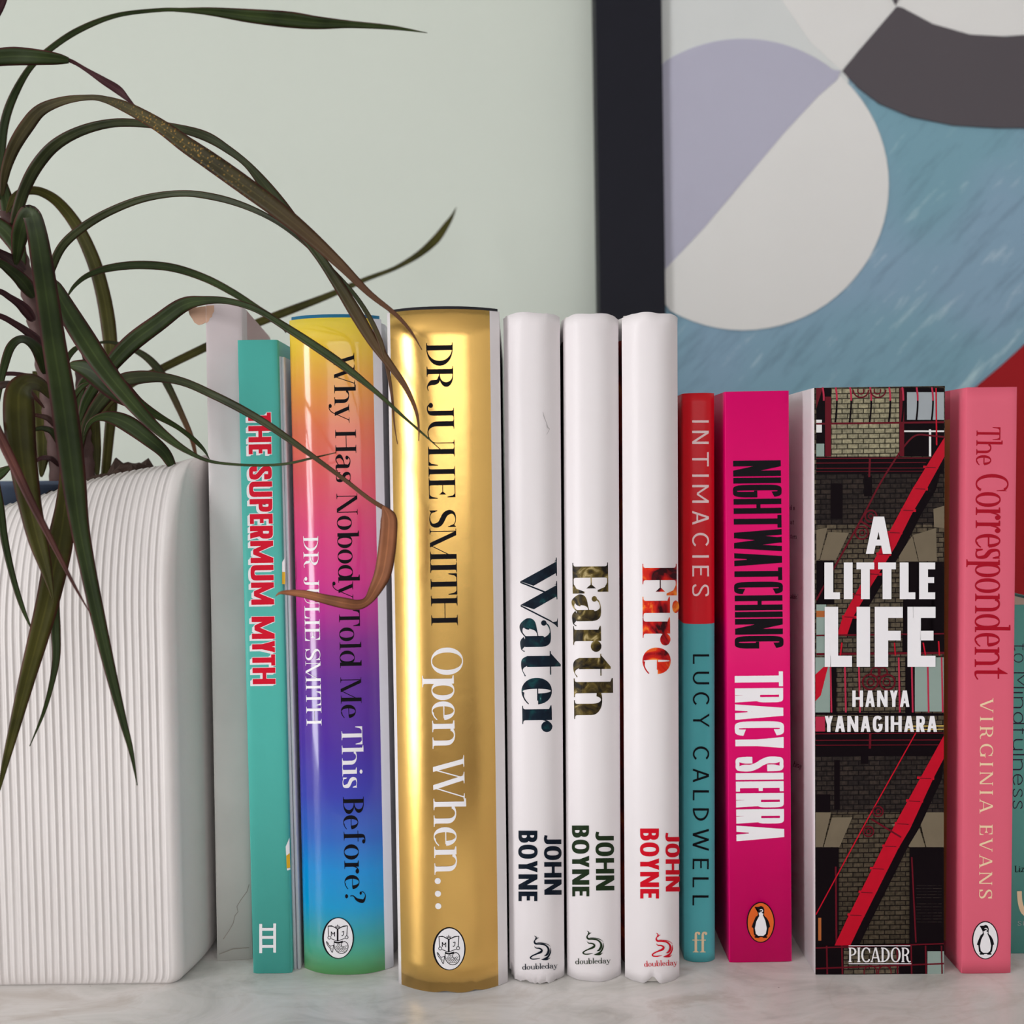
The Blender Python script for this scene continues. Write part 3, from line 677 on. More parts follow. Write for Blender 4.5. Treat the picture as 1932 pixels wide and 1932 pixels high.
b.build([M_flap, M_rain], lambda p, q, z: 1 if (-b.a-.0001 <= (p[0]+q[0])/2 < uR and min(p[1], q[1]) < b.sag+.0005) else 0, cover='dust_jacket', rows=24, pages=M_pagewhite, pin=.003)
b.boards(mat('blue_boards', srgb(30, 112, 150), .6))
base = lambda y: (629.3+(y-670)*22/1034, y)
words = (('Why', 671, 794), ('Has', 811, 910), ('Nobody', 932, 1128), ('Told', 1151.5, 1260), ('Me', 1278.5, 1355), ('This', 1371, 1487), ('Before?', 1504, 1704))
blk, wht = [], []
for w_, y0, y1 in words: (wht if w_ == 'This' else blk).extend(line_text(w_, DIDONE, base(y0), base(y1), 39))
b.put('title_lettering', [(blk, I_black), (wht, I_white)])
b.put('author_lettering', [(line_text('DR JULIE SMITH', dict(DIDONE, S=.115, space=.3), (572.5, 1012), (579, 1369), 28), I_white)])
def mermaid_badge(b, cx, cy, k):
    """oval publisher's badge: an open book lettered M and J held over a scaled fish tail"""
    T = lambda x, y: (cx+(x-247)*k, cy+(y-446)*k)
    def C(w, *pts): return curve([(*T(x, y), w*k) for x, y in pts])
    def Ln(w, *pts): return line(w*k, *[T(x, y) for x, y in pts])
    ink = []
    ink += [[T(122, 296), T(170, 292), T(238, 326), T(238, 340), T(180, 308), T(128, 306)], [T(362, 292), T(310, 296), T(246, 328), T(246, 340), T(306, 312), T(362, 300)]]
    ink += Ln(9, (128, 298), (134, 420)) + Ln(9, (360, 296), (352, 416)) + Ln(20, (242, 330), (242, 485)) + Ln(8, (165, 452), (238, 482)) + Ln(8, (248, 478), (330, 448))
    ink += Ln(10, (167, 420), (167, 366))+Ln(9, (167, 368), (187, 400))+Ln(9, (187, 400), (207, 372))+Ln(10, (207, 370), (207, 426)) + C(9, (292, 372), (318, 364)) + C(9, (316, 364), (312, 402), (298, 416), (290, 410))
    ink += ringp(*T(144, 440), 18*k, 8*k) + ringp(*T(350, 436), 18*k, 8*k)
    ink += [[T(196, 478), T(242, 494), T(306, 476), T(302, 500), T(250, 512), T(200, 502)]]
    ink += Ln(8, (216, 300), (228, 322)) + Ln(7, (242, 282), (242, 318)) + Ln(8, (268, 300), (256, 322)) + ringp(*T(242, 306), 12*k, 5*k)
    ink += C(9, (200, 500), (204, 560), (236, 608), (284, 630), (336, 614), (366, 566), (362, 516), (330, 488), (296, 500), (288, 534), (304, 556), (322, 544))
    for r in range(7):
        for c in range(7):
            x, y = 222+c*22+(r % 2)*11, 520+r*16
            if ((x-284)/72)**2+((y-556)/64)**2 < .86 and (x-308)**2+(y-532)**2 > 900: ink += C(5, (x-11, y-4), (x, y+7), (x+11, y-4))
    ink += C(8, (196, 530), (150, 540), (124, 500), (108, 488), (122, 530), (150, 566), (178, 618), (188, 570), (196, 530)) + C(5, (120, 505), (150, 545), (170, 580))
    b.put('publisher_badge', [(ell(cx, cy, 191*k, 250*k), I_black), (ell(cx+4*k, cy, 172*k, 240*k), I_white), (ink, I_black)], 'white oval badge with black book and fish tail drawing')
mermaid_badge(b, 638, 1769.5, .1565)

# ---- gold hardback
b = Book('hardback_book', 'thick hardback with shiny gold foil spine, nearest the camera', (749, 957, 1874), (724, 943, 584), .142, hard=True, sag=.0066, p=2.3)
M_gold = mat('gold_foil', lin(.93, .57, .17), .25, metal=1.0, var=.04, vscale=90, bump=.05, bscale=160)
uL, uR = b.P(747, 1200).x, b.P(931.5, 1200).x
def dent(x, y): return (.0007*math.exp(-((x+.002)/.0022)**2)+.0006*math.exp(-((x-.0075)/.0016)**2)) if y < .004 else 0
b.build([M_jw, M_gold], lambda p, q, z: 1 if (uL <= (p[0]+q[0])/2 < uR and min(p[1], q[1]) < b.sag+.0005) else 0, cover='dust_jacket', rows=24, pages=M_pagewhite, pin=.003, z0=dent)
b.boards(mat('black_boards', srgb(30, 28, 36), .6), .001)
D2 = dict(DIDONE, S=.168, t=.03, sf=.09, gap=.03, space=.36, W=1.15)
g = line_text('DR JULIE SMITH', D2, (804, 647.5), (814, 1180.5), 50)
b.put('author_lettering', [(g, I_black)])
o_ = line_text('Open When', dict(DIDONE, S=.13, t=.032, xh=.71, gap=.03), (813.5, 1222), (820, 1649), 59)
b.put('title_lettering', [(o_ + ell(826, 1662, 5.8, 5.8, 16) + ell(826.4, 1686, 5.8, 5.8, 16) + ell(827, 1709.5, 5.8, 5.8, 16), I_white)])
mermaid_badge(b, 847.5, 1790, .162)

# ---- three white novels
def ink_photo(name, stops, scale, dist=.6):
    m = mat(name, lin(1, 1, 1), .4, spec=.15); N, L, B = nodes(m); tc = N.new('ShaderNodeTexCoord')
    nz = N.new('ShaderNodeTexNoise'); nz.inputs['Scale'].default_value = scale; nz.inputs['Detail'].default_value = 5; nz.inputs['Distortion'].default_value = dist; L.new(tc.outputs['Object'], nz.inputs['Vector'])
    r = ramp(N, stops); L.new(nz.outputs['Fac'], r.inputs[0]); L.new(r.outputs[0], B.inputs['Base Color']); return m
I_water = ink_photo('ink_deep_water', [(.3, srgb(8, 18, 32)), (.55, srgb(14, 30, 44)), (.68, srgb(16, 66, 70)), (.78, srgb(120, 170, 170))], 260)
I_earth = ink_photo('ink_mossy_earth', [(.38, srgb(22, 17, 12)), (.5, srgb(62, 50, 22)), (.6, srgb(104, 88, 40)), (.7, srgb(190, 170, 120))], 230, 1)
I_fire = ink_photo('ink_flames', [(.36, srgb(46, 4, 12)), (.46, srgb(176, 14, 22)), (.56, srgb(218, 44, 20)), (.66, srgb(250, 150, 50))], 120, 1.0)
I_navy = mat('ink_navy', srgb(10, 22, 36), .4, spec=.12); I_green = mat('ink_dark_green', srgb(30, 46, 24), .4, spec=.12); I_scarlet = mat('ink_scarlet', srgb(206, 14, 36), .4, spec=.12)
I_fcov = ink_photo('fire_cover_print', [(.3, srgb(20, 4, 4)), (.5, srgb(150, 14, 12)), (.62, srgb(214, 60, 16)), (.78, srgb(240, 170, 40))], 60, 1.2)
I_wcov = ink_photo('water_cover_print', [(.3, srgb(14, 14, 20)), (.7, srgb(40, 44, 58))], 60)
I_ecov = ink_photo('earth_cover_print', [(.3, srgb(20, 18, 12)), (.7, srgb(70, 60, 40))], 60)
SWIRL = [[(408, 1280, 3), (426, 1296, 10), (416, 1318, 8), (408, 1340, 14), (422, 1358, 17), (460, 1360, 14), (510, 1370, 14), (540, 1398, 17), (546, 1432, 22), (528, 1466, 18), (504, 1478, 4)],
         [(450, 1298, 3), (430, 1308, 8), (424, 1322, 4)], [(436, 1346, 3), (490, 1352, 8), (536, 1364, 6), (566, 1386, 2)],
         [(566, 1396, 3), (566, 1436, 11), (546, 1480, 15), (512, 1508, 22), (476, 1513, 3)], [(500, 1514, 12), (535, 1512, 12), (562, 1496, 2)],
         [(408, 1384, 3), (424, 1400, 9), (458, 1404, 13), (480, 1420, 17), (470, 1440, 22), (430, 1458, 14), (390, 1476, 12), (370, 1494, 13), (384, 1508, 11), (424, 1508, 10), (466, 1500, 3)]]
BOYNE = dict(S=.2, t=.17, W=.6, n=2.4, gap=.085, open=40)
def torn(kind):
    def z0(x, y):
        if y > .012: return 0.0
        e = .0002*noise.noise(Vector((x*500, kind*7.1, 0)))
        if kind == 1: e += .0014*max(0, noise.noise(Vector((x*330, 3.3, 0)))+.2)+.0009*noise.noise(Vector((x*1300, 1.3, 0))) + (.0022 if x < -.0078 else 0)
        if kind == 3: e += .0026*math.exp(-((x+.0005)/.0016)**2)
        return max(0.0, e)
    return z0
for kind, lab, bo, to, txt, ink, ty, tb, ink2, j1, j2, pub, sw, cov in (
    (1, 'white hardback with dark blue title and tattered bottom, leftmost of three white spines', (962, 1066, 1857), (949, 1058, 588), 'Water', I_water, (981, 1060), (986, 1382), I_navy, ((1026.4, 1575.6), (1027, 1688), 32.3), ((978.5, 1567), (978.5, 1700), 35.3), ((986, 1829.3), (1051, 1826.3)), (930, 1520), I_wcov),
    (2, 'white hardback with mossy brown title, middle one of three white spines', (1072, 1174, 1853), (1063, 1170, 590), 'Earth', I_earth, (1080, 1062), (1083.5, 1355), I_green, ((1123.5, 1569), (1124.5, 1680), 34.3), ((1079.4, 1557.4), (1080, 1691), 31.8), ((1086, 1819), (1151, 1816.8)), (1029.4, 1510.8), I_ecov),
    (3, 'white hardback with flame red title, rightmost of three white spines', (1184, 1285, 1857), (1175, 1284, 588), 'Fire', I_fire, (1212, 1064), (1213, 1272), I_scarlet, ((1255.4, 1571), (1256, 1682), 26.2), ((1207.8, 1563), (1208, 1695), 35.2), ((1215.5, 1823.8), (1277, 1820.6)), (1159.8, 1514.8), I_fcov)):
    b = Book('hardback_book', lab, bo, to, .142, hard=True, sag=.0048, p=2.3)
    zc = b.H-.0085
    b.build([M_jw, cov], lambda p, q, z: 1 if (p[0] < 0 and q[0] < 0 and min(p[1], q[1]) > b.sag+.0075 and z < zc) else 0, cover='dust_jacket', rows=60, pin=.003,
            z0=torn(kind), z1=lambda x, y: b.H+(.0005*noise.noise(Vector((x*170, kind*3.7, 1)))+.00012*noise.noise(Vector((x*900, kind, 2)))-.0003 if y < .012 else 0)-.0012*(abs(x)/b.a)**4*(y < .012),
            wob=lambda x, y, z: .0006*noise.noise(Vector((x*210, z*150, kind*9.0)))*max(0, 1-min(b.H-z, z*2.2)/.009) if y < .006 else 0)
    b.boards(mat('offwhite_boards', srgb(222, 216, 210), .7), -.0015)
    cap = {1: 69.5, 2: 67, 3: 64.5}[kind]
    fst = dict(FAT, ww=1.22, doty=.965, dotr=.1, xh={1: .8, 2: .78, 3: .8}[kind], W=1.25 if kind == 1 else 1.05, kern={'Wa': -.28, 'Ea': .02, 'at': -.03})
    b.put('title_lettering', [(line_text(txt, fst, ty, tb, cap), ink)])
    b.put('author_lettering', [(line_text('JOHN', BOYNE, *j1), ink2), (line_text('BOYNE', BOYNE, *j2), ink2)])
    if kind == 1: b.put('scuff_mark', [(curve([(1024, 777, .6), (1026, 786, 1.6), (1030, 796, .9), (1033, 806, 2.2), (1036, 810, 1.0), (1031, 820, .6)]), mat('grey_scuff', srgb(186, 180, 180), .6))])
    sl = []
    for c in SWIRL: sl += curve([(sw[0]+x/5.22, sw[1]+y/5.22, w/5.22) for x, y, w in c])
    b.put('publisher_emblem', [(sl, ink2), (line_text('doubleday', dict(S=.12, t=.05, sf=.05, W=1, xh=.66, asc=1.1, gap=.08), *pub, 10.0), ink2)], 'swirling ribbon emblem over small lettering')

# ---- red and turquoise slim paperback
b = Book('paperback_book', 'slim paperback with red upper half and turquoise lower half of its spine', (1293, 1351, 1816), (1290, 1350, 742), .128, sag=.0022, p=3)
M_red = mat('red_cover', srgb(214, 20, 34), .3, spec=.22, var=.03); M_turq = mat('turquoise_cover', srgb(82, 168, 174), .32, spec=.22, var=.02)
zs = b.P(1320, 1181).z
pr_rows = 60
b.build([M_red, M_turq], lambda p, q, z: 0 if z > zs else 1, rows=pr_rows)
FUT = dict(S=.105, t=.1, W=1.02, n=2, gap=.36, space=.5, open=44)
b.put('title_lettering', [(line_text('INTIMACIES', FUT, (1306, 793), (1306.4, 1125), 31), I_pinkwhite)])
b.put('author_lettering', [(line_text('LUCY', FUT, (1307.3, 1234.5), (1307.6, 1372), 30.5), I_black), (line_text('CALDWELL', FUT, (1307.6, 1408), (1306.6, 1708), 30), I_black)])
b.put('publisher_emblem', [(line_text('ff', dict(S=.15, t=.05, sf=.1, W=.9, xh=.62, asc=1, gap=-.02), (1306.5, 1796.5), (1333, 1796.5), 39), I_cream)])

# ---- hot pink thriller
b = Book('paperback_book', 'hot pink paperback with tall black title and white author name', (1376, 1494.5, 1816), (1368.5, 1488, 739), .128, sag=.0003)
M_hot = mat('hot_pink_cover', srgb(222, 0, 104), .42, spec=.22, var=.02)
b.build([M_hot])
HEAVY = dict(S=.122, t=.085, bar=.085, W=.17, n=4.2, gap=.03, mv=.04, open=28, space=.36)
b.put('title_lettering', [(line_text('NIGHTWATCHING', HEAVY, (1383, 869.4), (1387.3, 1224), 90), I_black)])
b.put('author_lettering', [(line_text('TRACY', HEAVY, (1386, 1267.5), (1387.5, 1412), 91), I_white), (line_text('SIERRA', HEAVY, (1387.7, 1428), (1389.5, 1587), 90), I_white)])
def penguin_badge(b, cx, cy, k, field, rim):
    """oval publisher's badge with a standing bird; drawn in units of the pink book's badge"""
    T = lambda x, y: (cx+(x-514.5)*k, cy+(y-1620)*k)
    pl = lambda *p: [T(x, y) for x, y in p]
    def C(w, *pts): return curve([(*T(x, y), w*k) for x, y in pts])
    body = [pl((500, 1572), (530, 1572), (552, 1600), (562, 1650), (556, 1690), (540, 1706), (490, 1706), (474, 1690), (470, 1650), (480, 1600))]
    head = [pl((478, 1528), (504, 1528), (516, 1522), (530, 1530), (536, 1546), (534, 1575), (500, 1580), (496, 1560), (500, 1546))]
    wing = C(11, (492, 1585), (476, 1620), (466, 1648)) + C(11, (540, 1590), (556, 1616), (564, 1646)) + [pl((484, 1598), (462, 1648), (470, 1652), (488, 1625)), pl((545, 1595), (570, 1645), (562, 1650), (543, 1622))]
    feet = [pl((478, 1700), (508, 1702), (506, 1710), (480, 1710)), pl((524, 1702), (552, 1700), (552, 1710), (526, 1710))]
    belly = [pl((504, 1584), (528, 1580), (542, 1612), (550, 1655), (544, 1686), (530, 1698), (500, 1698), (486, 1686), (480, 1655), (488, 1615))]
    face = C(5, (509, 1546), (520, 1544), (526, 1552), (516, 1560), (512, 1556)) + [pl((502, 1562), (518, 1562), (530, 1568), (526, 1582), (506, 1584))]
    b.put('publisher_badge', [(ell(cx, cy, 82.5*k, 120*k), rim), (ell(cx, cy, 76*k, 114*k), field), (body+head+wing+feet, I_black), (belly+face, I_white)], 'oval badge with a black and white standing bird')
penguin_badge(b, 1435, 1740, .321, I_orange, I_black)

# ---- paperback with the fire escape photograph on its spine
b = Book('paperback_book', 'thick paperback with red fire-escape photograph and big white title on spine', (1537.5, 1780, 1837), (1537, 1782, 731), .128, sag=.00001, p=4)
M_wcov = mat('white_paperback_cover', srgb(236, 226, 230), .42, var=.02)
def brick_print(name, c1, c2, mortar, sc=1.0):
    m = mat(name, lin(1, 1, 1), .5, spec=.08); N, L, B = nodes(m); tc = N.new('ShaderNodeTexCoord')
    sp = N.new('ShaderNodeSeparateXYZ'); cx = N.new('ShaderNodeCombineXYZ'); L.new(tc.outputs['Object'], sp.inputs[0]); L.new(sp.outputs['X'], cx.inputs[0]); L.new(sp.outputs['Z'], cx.inputs[1])
    br = N.new('ShaderNodeTexBrick'); br.inputs['Scale'].default_value = 130*sc; br.inputs['Color1'].default_value = c1; br.inputs['Color2'].default_value = c2; br.inputs['Mortar'].default_value = mortar
    br.inputs['Mortar Size'].default_value = .025; br.inputs['Brick Width'].default_value = .46; br.inputs['Row Height'].default_value = .215; br.inputs['Bias'].default_value = -.1
    L.new(cx.outputs[0], br.inputs['Vector'])
    nz = N.new('ShaderNodeTexNoise'); nz.inputs['Scale'].default_value = 900; nz.inputs['Detail'].default_value = 3; L.new(tc.outputs['Object'], nz.inputs['Vector'])
    rn = ramp(N, [(.3, lin(.55, .55, .55)), (.7, lin(1.3, 1.3, 1.3))]); L.new(nz.outputs['Fac'], rn.inputs[0])
    mx = N.new('ShaderNodeMix'); mx.data_type = 'RGBA'; mx.blend_type = 'MULTIPLY'; mx.inputs[0].default_value = 1; L.new(br.outputs['Color'], mx.inputs[6]); L.new(rn.outputs[0], mx.inputs[7]); L.new(mx.outputs[2], B.inputs['Base Color'])
    return m
K_mid = brick_print('print_brick', srgb(94, 83, 67), srgb(74, 65, 53), srgb(30, 24, 22)); K_light = brick_print('print_brick_pale', srgb(154, 146, 118), srgb(130, 124, 102), srgb(62, 58, 46))
K_dim = brick_print('print_brick_dim', srgb(52, 43, 38), srgb(34, 28, 27), srgb(18, 13, 14))
K_black = mat('print_black', srgb(14, 6, 10), .5, spec=.06); K_mar = mat('print_maroon', srgb(96, 14, 28), .4, spec=.1); K_red = mat('print_red', srgb(186, 14, 38), .4, spec=.1, var=.12, vscale=300); K_pink = mat('print_rose', srgb(176, 44, 70), .4, spec=.1)
K_glass = mat('print_window_grey', srgb(158, 164, 168), .4, spec=.1, var=.1); K_glass2 = mat('print_window_green', srgb(140, 156, 148), .4, spec=.1, var=.1); K_stone = mat('print_stone', srgb(112, 100, 82), .5, spec=.1, var=.2, vscale=120); K_or = mat('print_orange', srgb(170, 96, 50), .5, spec=.1); K_wht = mat('print_white', srgb(226, 224, 222), .4, spec=.1); K_yel = mat('print_yellow', srgb(214, 180, 90), .5, spec=.1)
uE = -b.a+.0001
b.build([M_wcov, K_mid], lambda p, q, z: 1 if (max(p[1], q[1]) <= b.sag*1.001 and abs(p[0]+q[0])/2 < b.a-.00002) else 0)
U = lambda x, y: (1540+x/3.331, 720+y/3.331)
V_ = lambda x, y: (1480+x/2.792, 1240+y/2.792)
pu = lambda *p: [U(x, y) for x, y in p]; pv = lambda *p: [V_(x, y) for x, y in p]
ru = lambda x0, y0, x1, y1: pu((x0, y0), (x1, y0), (x1, y1), (x0, y1)); rv = lambda x0, y0, x1, y1: pv((x0, y0), (x1, y0), (x1, y1), (x0, y1))
lu = lambda w, *p: line(w/3.331, *[U(x, y) for x, y in p]); lv = lambda w, *p: line(w/2.792, *[V_(x, y) for x, y in p])
cu = lambda w, *p: curve([(*U(x, y), w/3.331) for x, y in p])
gu = lambda x, y, r, w: ringp(*U(x, y), r/3.331, w/3.331); gv = lambda x, y, r, w: ringp(*V_(x, y), r/2.792, w/2.792)
stairL = [(805, 350), (735, 460), (600, 680), (460, 940), (320, 1200), (165, 1480), (130, 1590)]; stairR = [(805, 470), (690, 680), (600, 830), (500, 1030), (340, 1290), (230, 1480), (190, 1600)]
strip = lambda A, Bb, f: [[f(*A[i]), f(*A[i+1]), f(*Bb[i+1]), f(*Bb[i])] for i in range(len(A)-1)]
off = lambda P, d: [(min(803, x+d), y) for x, y in P]
steps = [(715, 535), (650, 670), (575, 805), (490, 945), (420, 1080), (360, 1205), (255, 1335), (205, 1475)]
upper = [
    ([ru(0, 575, 803, 900)], K_dim), ([ru(95, 40, 520, 470)], K_light), ([ru(570, 65, 803, 240)], K_glass), ([ru(0, 40, 95, 470), ru(520, 40, 570, 470), ru(570, 240, 803, 470), ru(570, 40, 803, 66)], K_black),
    ([ru(0, 240, 35, 320), ru(550, 307, 803, 317), ru(708, 300, 722, 470)], K_wht), ([ru(0, 390, 50, 470)], K_glass2), ([ru(55, 95, 92, 470), ru(524, 40, 552, 470), pu((0, 40), (40, 40), (0, 170))], K_mar),
    (sum([cu(11, (x, 36), (x+7, 100), (x+5, 180), (x-3, 256)) for x in (122, 212, 338, 458, 540, 630, 726)], []), K_black),
    (sum([cu(11, (x, 36), (x+6, 80), (x+7, 120)) for x in (40, 122, 212, 338, 458, 540, 630, 726)], []), K_pink),
    (lu(12, (0, 265), (803, 255)), K_mar), (lu(9, (752, 40), (756, 400)), K_red), ([q for q in gu(280, 52, 48, 9)+gu(280, 58, 20, 8)+gu(388, 52, 48, 9)+gu(384, 58, 20, 8) if min(p[1] for p in q) > 732], K_mar),
    ([ru(0, 474, 803, 580), ru(285, 480, 318, 590), ru(90, 640, 165, 860), ru(300, 590, 350, 720)], K_black), (lu(7, (0, 483), (720, 480))+lu(5, (0, 512), (690, 508))+lu(5, (0, 545), (680, 543))+lu(4, (0, 565), (670, 563))+lu(12, (336, 485), (332, 600)), K_mar),
    ([pu((0, 930), (70, 918), (20, 1115), (0, 1122)), pu((74, 945), (205, 950), (122, 1122), (22, 1122)), pu((520, 1090), (602, 968), (640, 1130), (520, 1130)), pu((606, 965), (752, 920), (757, 1126), (645, 1130)), pu((735, 800), (803, 780), (803, 920), (740, 915))], K_stone),
    ([ru(560, 1132, 803, 1585), ru(545, 1370, 803, 1590), ru(0, 1125, 112, 1400)], K_black), ([ru(0, 1400, 62, 1720)], K_glass2), ([ru(0, 1440, 70, 1480)], K_or),
    (strip(stairR, off(stairR, 60), U), K_black), (strip(stairL, stairR, U), K_red), (sum([lu(15, (x-44, y), (x-18, y+2))+lu(17, (x+22, y+4), (x+50, y+6)) for x, y in steps], []), K_red), (sum([lu(5, (x-30, y+3), (x+34, y+6)) for x, y in steps], []), K_mar),
    (cu(11, (803, 348), (700, 338), (640, 334), (590, 362), (520, 450), (400, 640), (290, 850), (100, 1190), (0, 1372)), K_mar), (gu(342, 845, 36, 9)+gu(342, 845, 15, 7)+gu(285, 950, 40, 9)+gu(288, 950, 17, 7)+lu(12, (275, 875), (360, 925)), K_mar),
    ([ru(540, 1590, 803, 1700)], K_black), (lu(10, (0, 1595), (803, 1583))+lu(14, (0, 1712), (803, 1704)), K_mar), (lu(10, (160, 1640), (150, 1720))+lu(9, (670, 1640), (685, 1720))+lu(9, (767, 1630), (772, 1720))+lu(8, (490, 1640), (495, 1720)), K_red),
]
sL = [(837, 410), (710, 640), (600, 840), (510, 1010), (400, 1230), (330, 1370), (262, 1515)]; sR = [(837, 530), (780, 640), (660, 900), (600, 1000), (480, 1240), (400, 1400), (345, 1515)]
offv = lambda P, d: [(min(837, x+d), y) for x, y in P]
st2 = [(800, 520), (738, 632), (680, 752), (620, 872), (555, 990), (490, 1108), (430, 1232), (372, 1352)]
lower = [
    ([rv(680, 0, 837, 285)], K_glass2), ([rv(162, 0, 240, 290)], K_glass2), ([rv(238, 0, 272, 300), rv(635, 0, 685, 300)], K_black), ([pv((162, 90), (205, 50), (228, 50), (190, 200), (162, 230))], K_red),
    (sum([lv(9, (x, 0), (x+6, 290)) for x in (240, 316, 390, 600, 668, 752, 826)], []), K_pink), (gv(450, 130, 40, 9)+gv(452, 130, 18, 7)+gv(540, 130, 40, 9)+gv(536, 130, 18, 7)+gv(478, 78, 24, 7)+gv(516, 78, 24, 7), K_mar),
    (lv(12, (162, 296), (837, 300)), K_black), ([rv(162, 312, 212, 390)], K_pink), ([rv(162, 392, 837, 520)], K_black), (lv(6, (640, 362), (837, 360))+lv(5, (640, 380), (837, 378)), K_yel),
    (lv(5, (162, 402), (837, 398))+lv(5, (162, 436), (837, 434))+lv(4, (162, 462), (837, 460))+lv(12, (450, 400), (448, 480)), K_mar), ([rv(162, 520, 837, 815)], K_dim),
    ([rv(260, 540, 290, 800), rv(400, 500, 440, 560), rv(162, 720, 240, 815)], K_black),
    ([pv((162, 815), (244, 815), (200, 998), (162, 998)), pv((248, 842), (356, 840), (288, 998), (205, 998)), pv((640, 968), (590, 900), (560, 880), (690, 840), (740, 998), (655, 998)), pv((700, 815), (837, 815), (837, 998), (745, 998))], K_stone),
    ([rv(162, 1000, 284, 1515), rv(656, 1000, 837, 1515)], K_black), ([rv(176, 1370, 192, 1490)], K_or), (sum([lv(3, (690, y), (826, y)) for y in range(1200, 1400, 16)], []), K_dim), (lv(9, (268, 1100), (272, 1500))+lv(8, (668, 1050), (690, 1500)), K_mar),
    (strip(sR, offv(sR, 46), V_), K_black), (strip(sL, sR, V_), K_red), (sum([lv(13, (x-42, y), (x-18, y+2))+lv(14, (x+22, y+3), (x+48, y+5)) for x, y in st2 if x < 790], []), K_red), (sum([lv(4, (x-28, y+3), (x+32, y+6)) for x, y in st2 if x < 790], []), K_mar),
    (lv(6, (690, 395), (430, 860), (164, 1352)), K_red), (gv(490, 810, 27, 7)+gv(492, 810, 12, 6)+gv(440, 915, 27, 7)+gv(440, 915, 12, 6)+lv(9, (455, 850), (612, 946)), K_mar),
    ([rv(162, 1515, 837, 1668)], K_black), ([rv(310, 1530, 600, 1668)], K_mid), ([rv(750, 1545, 837, 1664)], K_glass2), (lv(7, (162, 1528), (837, 1505))+lv(8, (162, 1636), (837, 1610)), K_mar), (sum([lv(8, (x, 1515), (x+3, 1666)) for x in (220, 300, 590, 664, 740, 824)], [])+gv(450, 1655, 34, 6)+gv(525, 1655, 34, 6), K_mar),
]
b.put('spine_photograph', upper+lower, 'photograph of a red iron fire escape on a brick building', sub=0, step=9e-6, jig=1.5e-7)
POST = dict(S=.205, t=.185, bar=.16, W=.52, n=2.8, gap=.1, open=36)
b.put('title_lettering', [(line_text('A', dict(POST, S=.23, W=.66), (1632.5, 1044.5), (1681, 1044.5), 70)+line_text('LITTLE', dict(POST, S=.23), (1554.4, 1130), (1763, 1130), 69)+line_text('LIFE', dict(POST, S=.23, W=.7, gap=.08), (1555, 1257.4), (1763.7, 1257.4), 113), I_white)], sub=0)
b.put('author_lettering', [(line_text('HANYA', dict(POST, S=.19, gap=.13), (1607, 1333), (1714.6, 1333), 31)+line_text('YANAGIHARA', dict(POST, S=.19, gap=.13), (1555, 1380), (1766.5, 1380), 30), I_white)], sub=0)
b.put('publisher_emblem', [(line_text('PICADOR', dict(S=.12, t=.07, sf=.035, W=.85, gap=.06), (1600, 1813.5), (1717, 1813.5), 27.5)+[R4(1600, 1782, 1716, 1783.4), R4(1600, 1815.8, 1718, 1817.2)], I_white)], sub=0)
tiny = dict(S=.12, t=.06, sf=.06, W=.8, xh=.66, gap=.06)
for t_, p0, p1, c_ in (('d a', (1490, 962), (1499.4, 962.3), 9), ('at', (1491, 989), (1498, 989.3), 9), ('ters', (1491, 1016), (1503, 1016.8), 9), ("able.'", (1491, 1129), (1505, 1130.5), 9), ('hing', (1496, 1446), (1510.5, 1450), 10)):
    b.put('back_cover_text', [(line_text(t_, tiny, p0, p1, c_), I_black)], side=-1)

# ---- salmon pink novel
b = Book('paperback_book', 'salmon pink paperback with crimson title and cream author name', (1815, 1907, 1837), (1824, 1920, 731), .128, sag=.0003)
M_salmon = mat('salmon_cover', srgb(220, 96, 118), .45, spec=.22, var=.03, vscale=25); M_or = mat('orange_brown_print', srgb(190, 116, 62), .45); M_dkpink = mat('deep_rose_print', srgb(190, 40, 72), .45)
b.build([M_salmon, M_or, M_dkpink], lambda p, q, z: (2 if (z > b.H-.009 or z < .005) else 1) if (p[0] < 0 and q[0] < 0 and max(p[1], q[1]) > .02) else 0, rows=40)
OLD = dict(S=.125, t=.045, sf=.075, W=1, xh=.76, asc=1.1, gap=.03, desc=.28, open=48)
b.put('title_lettering', [(line_text('The', dict(OLD, xh=.62), (1842.5, 805.5), (1841.5, 877.5), 45)+line_text('Correspondent', OLD, (1841.3, 894), (1838.6, 1282), 61), I_crimson)])
RO = dict(S=.115, t=.055, sf=.06, W=1.0, gap=.26, space=.5)
b.put('author_lettering', [(line_text('VIRGINIA', RO, (1849, 1319), (1848, 1532.5), 25)+line_text('EVANS', RO, (1848, 1555.5), (1847, 1695), 24.5), I_cream)])
penguin_badge(b, 1858.7, 1773.7, .30, I_white, I_black)

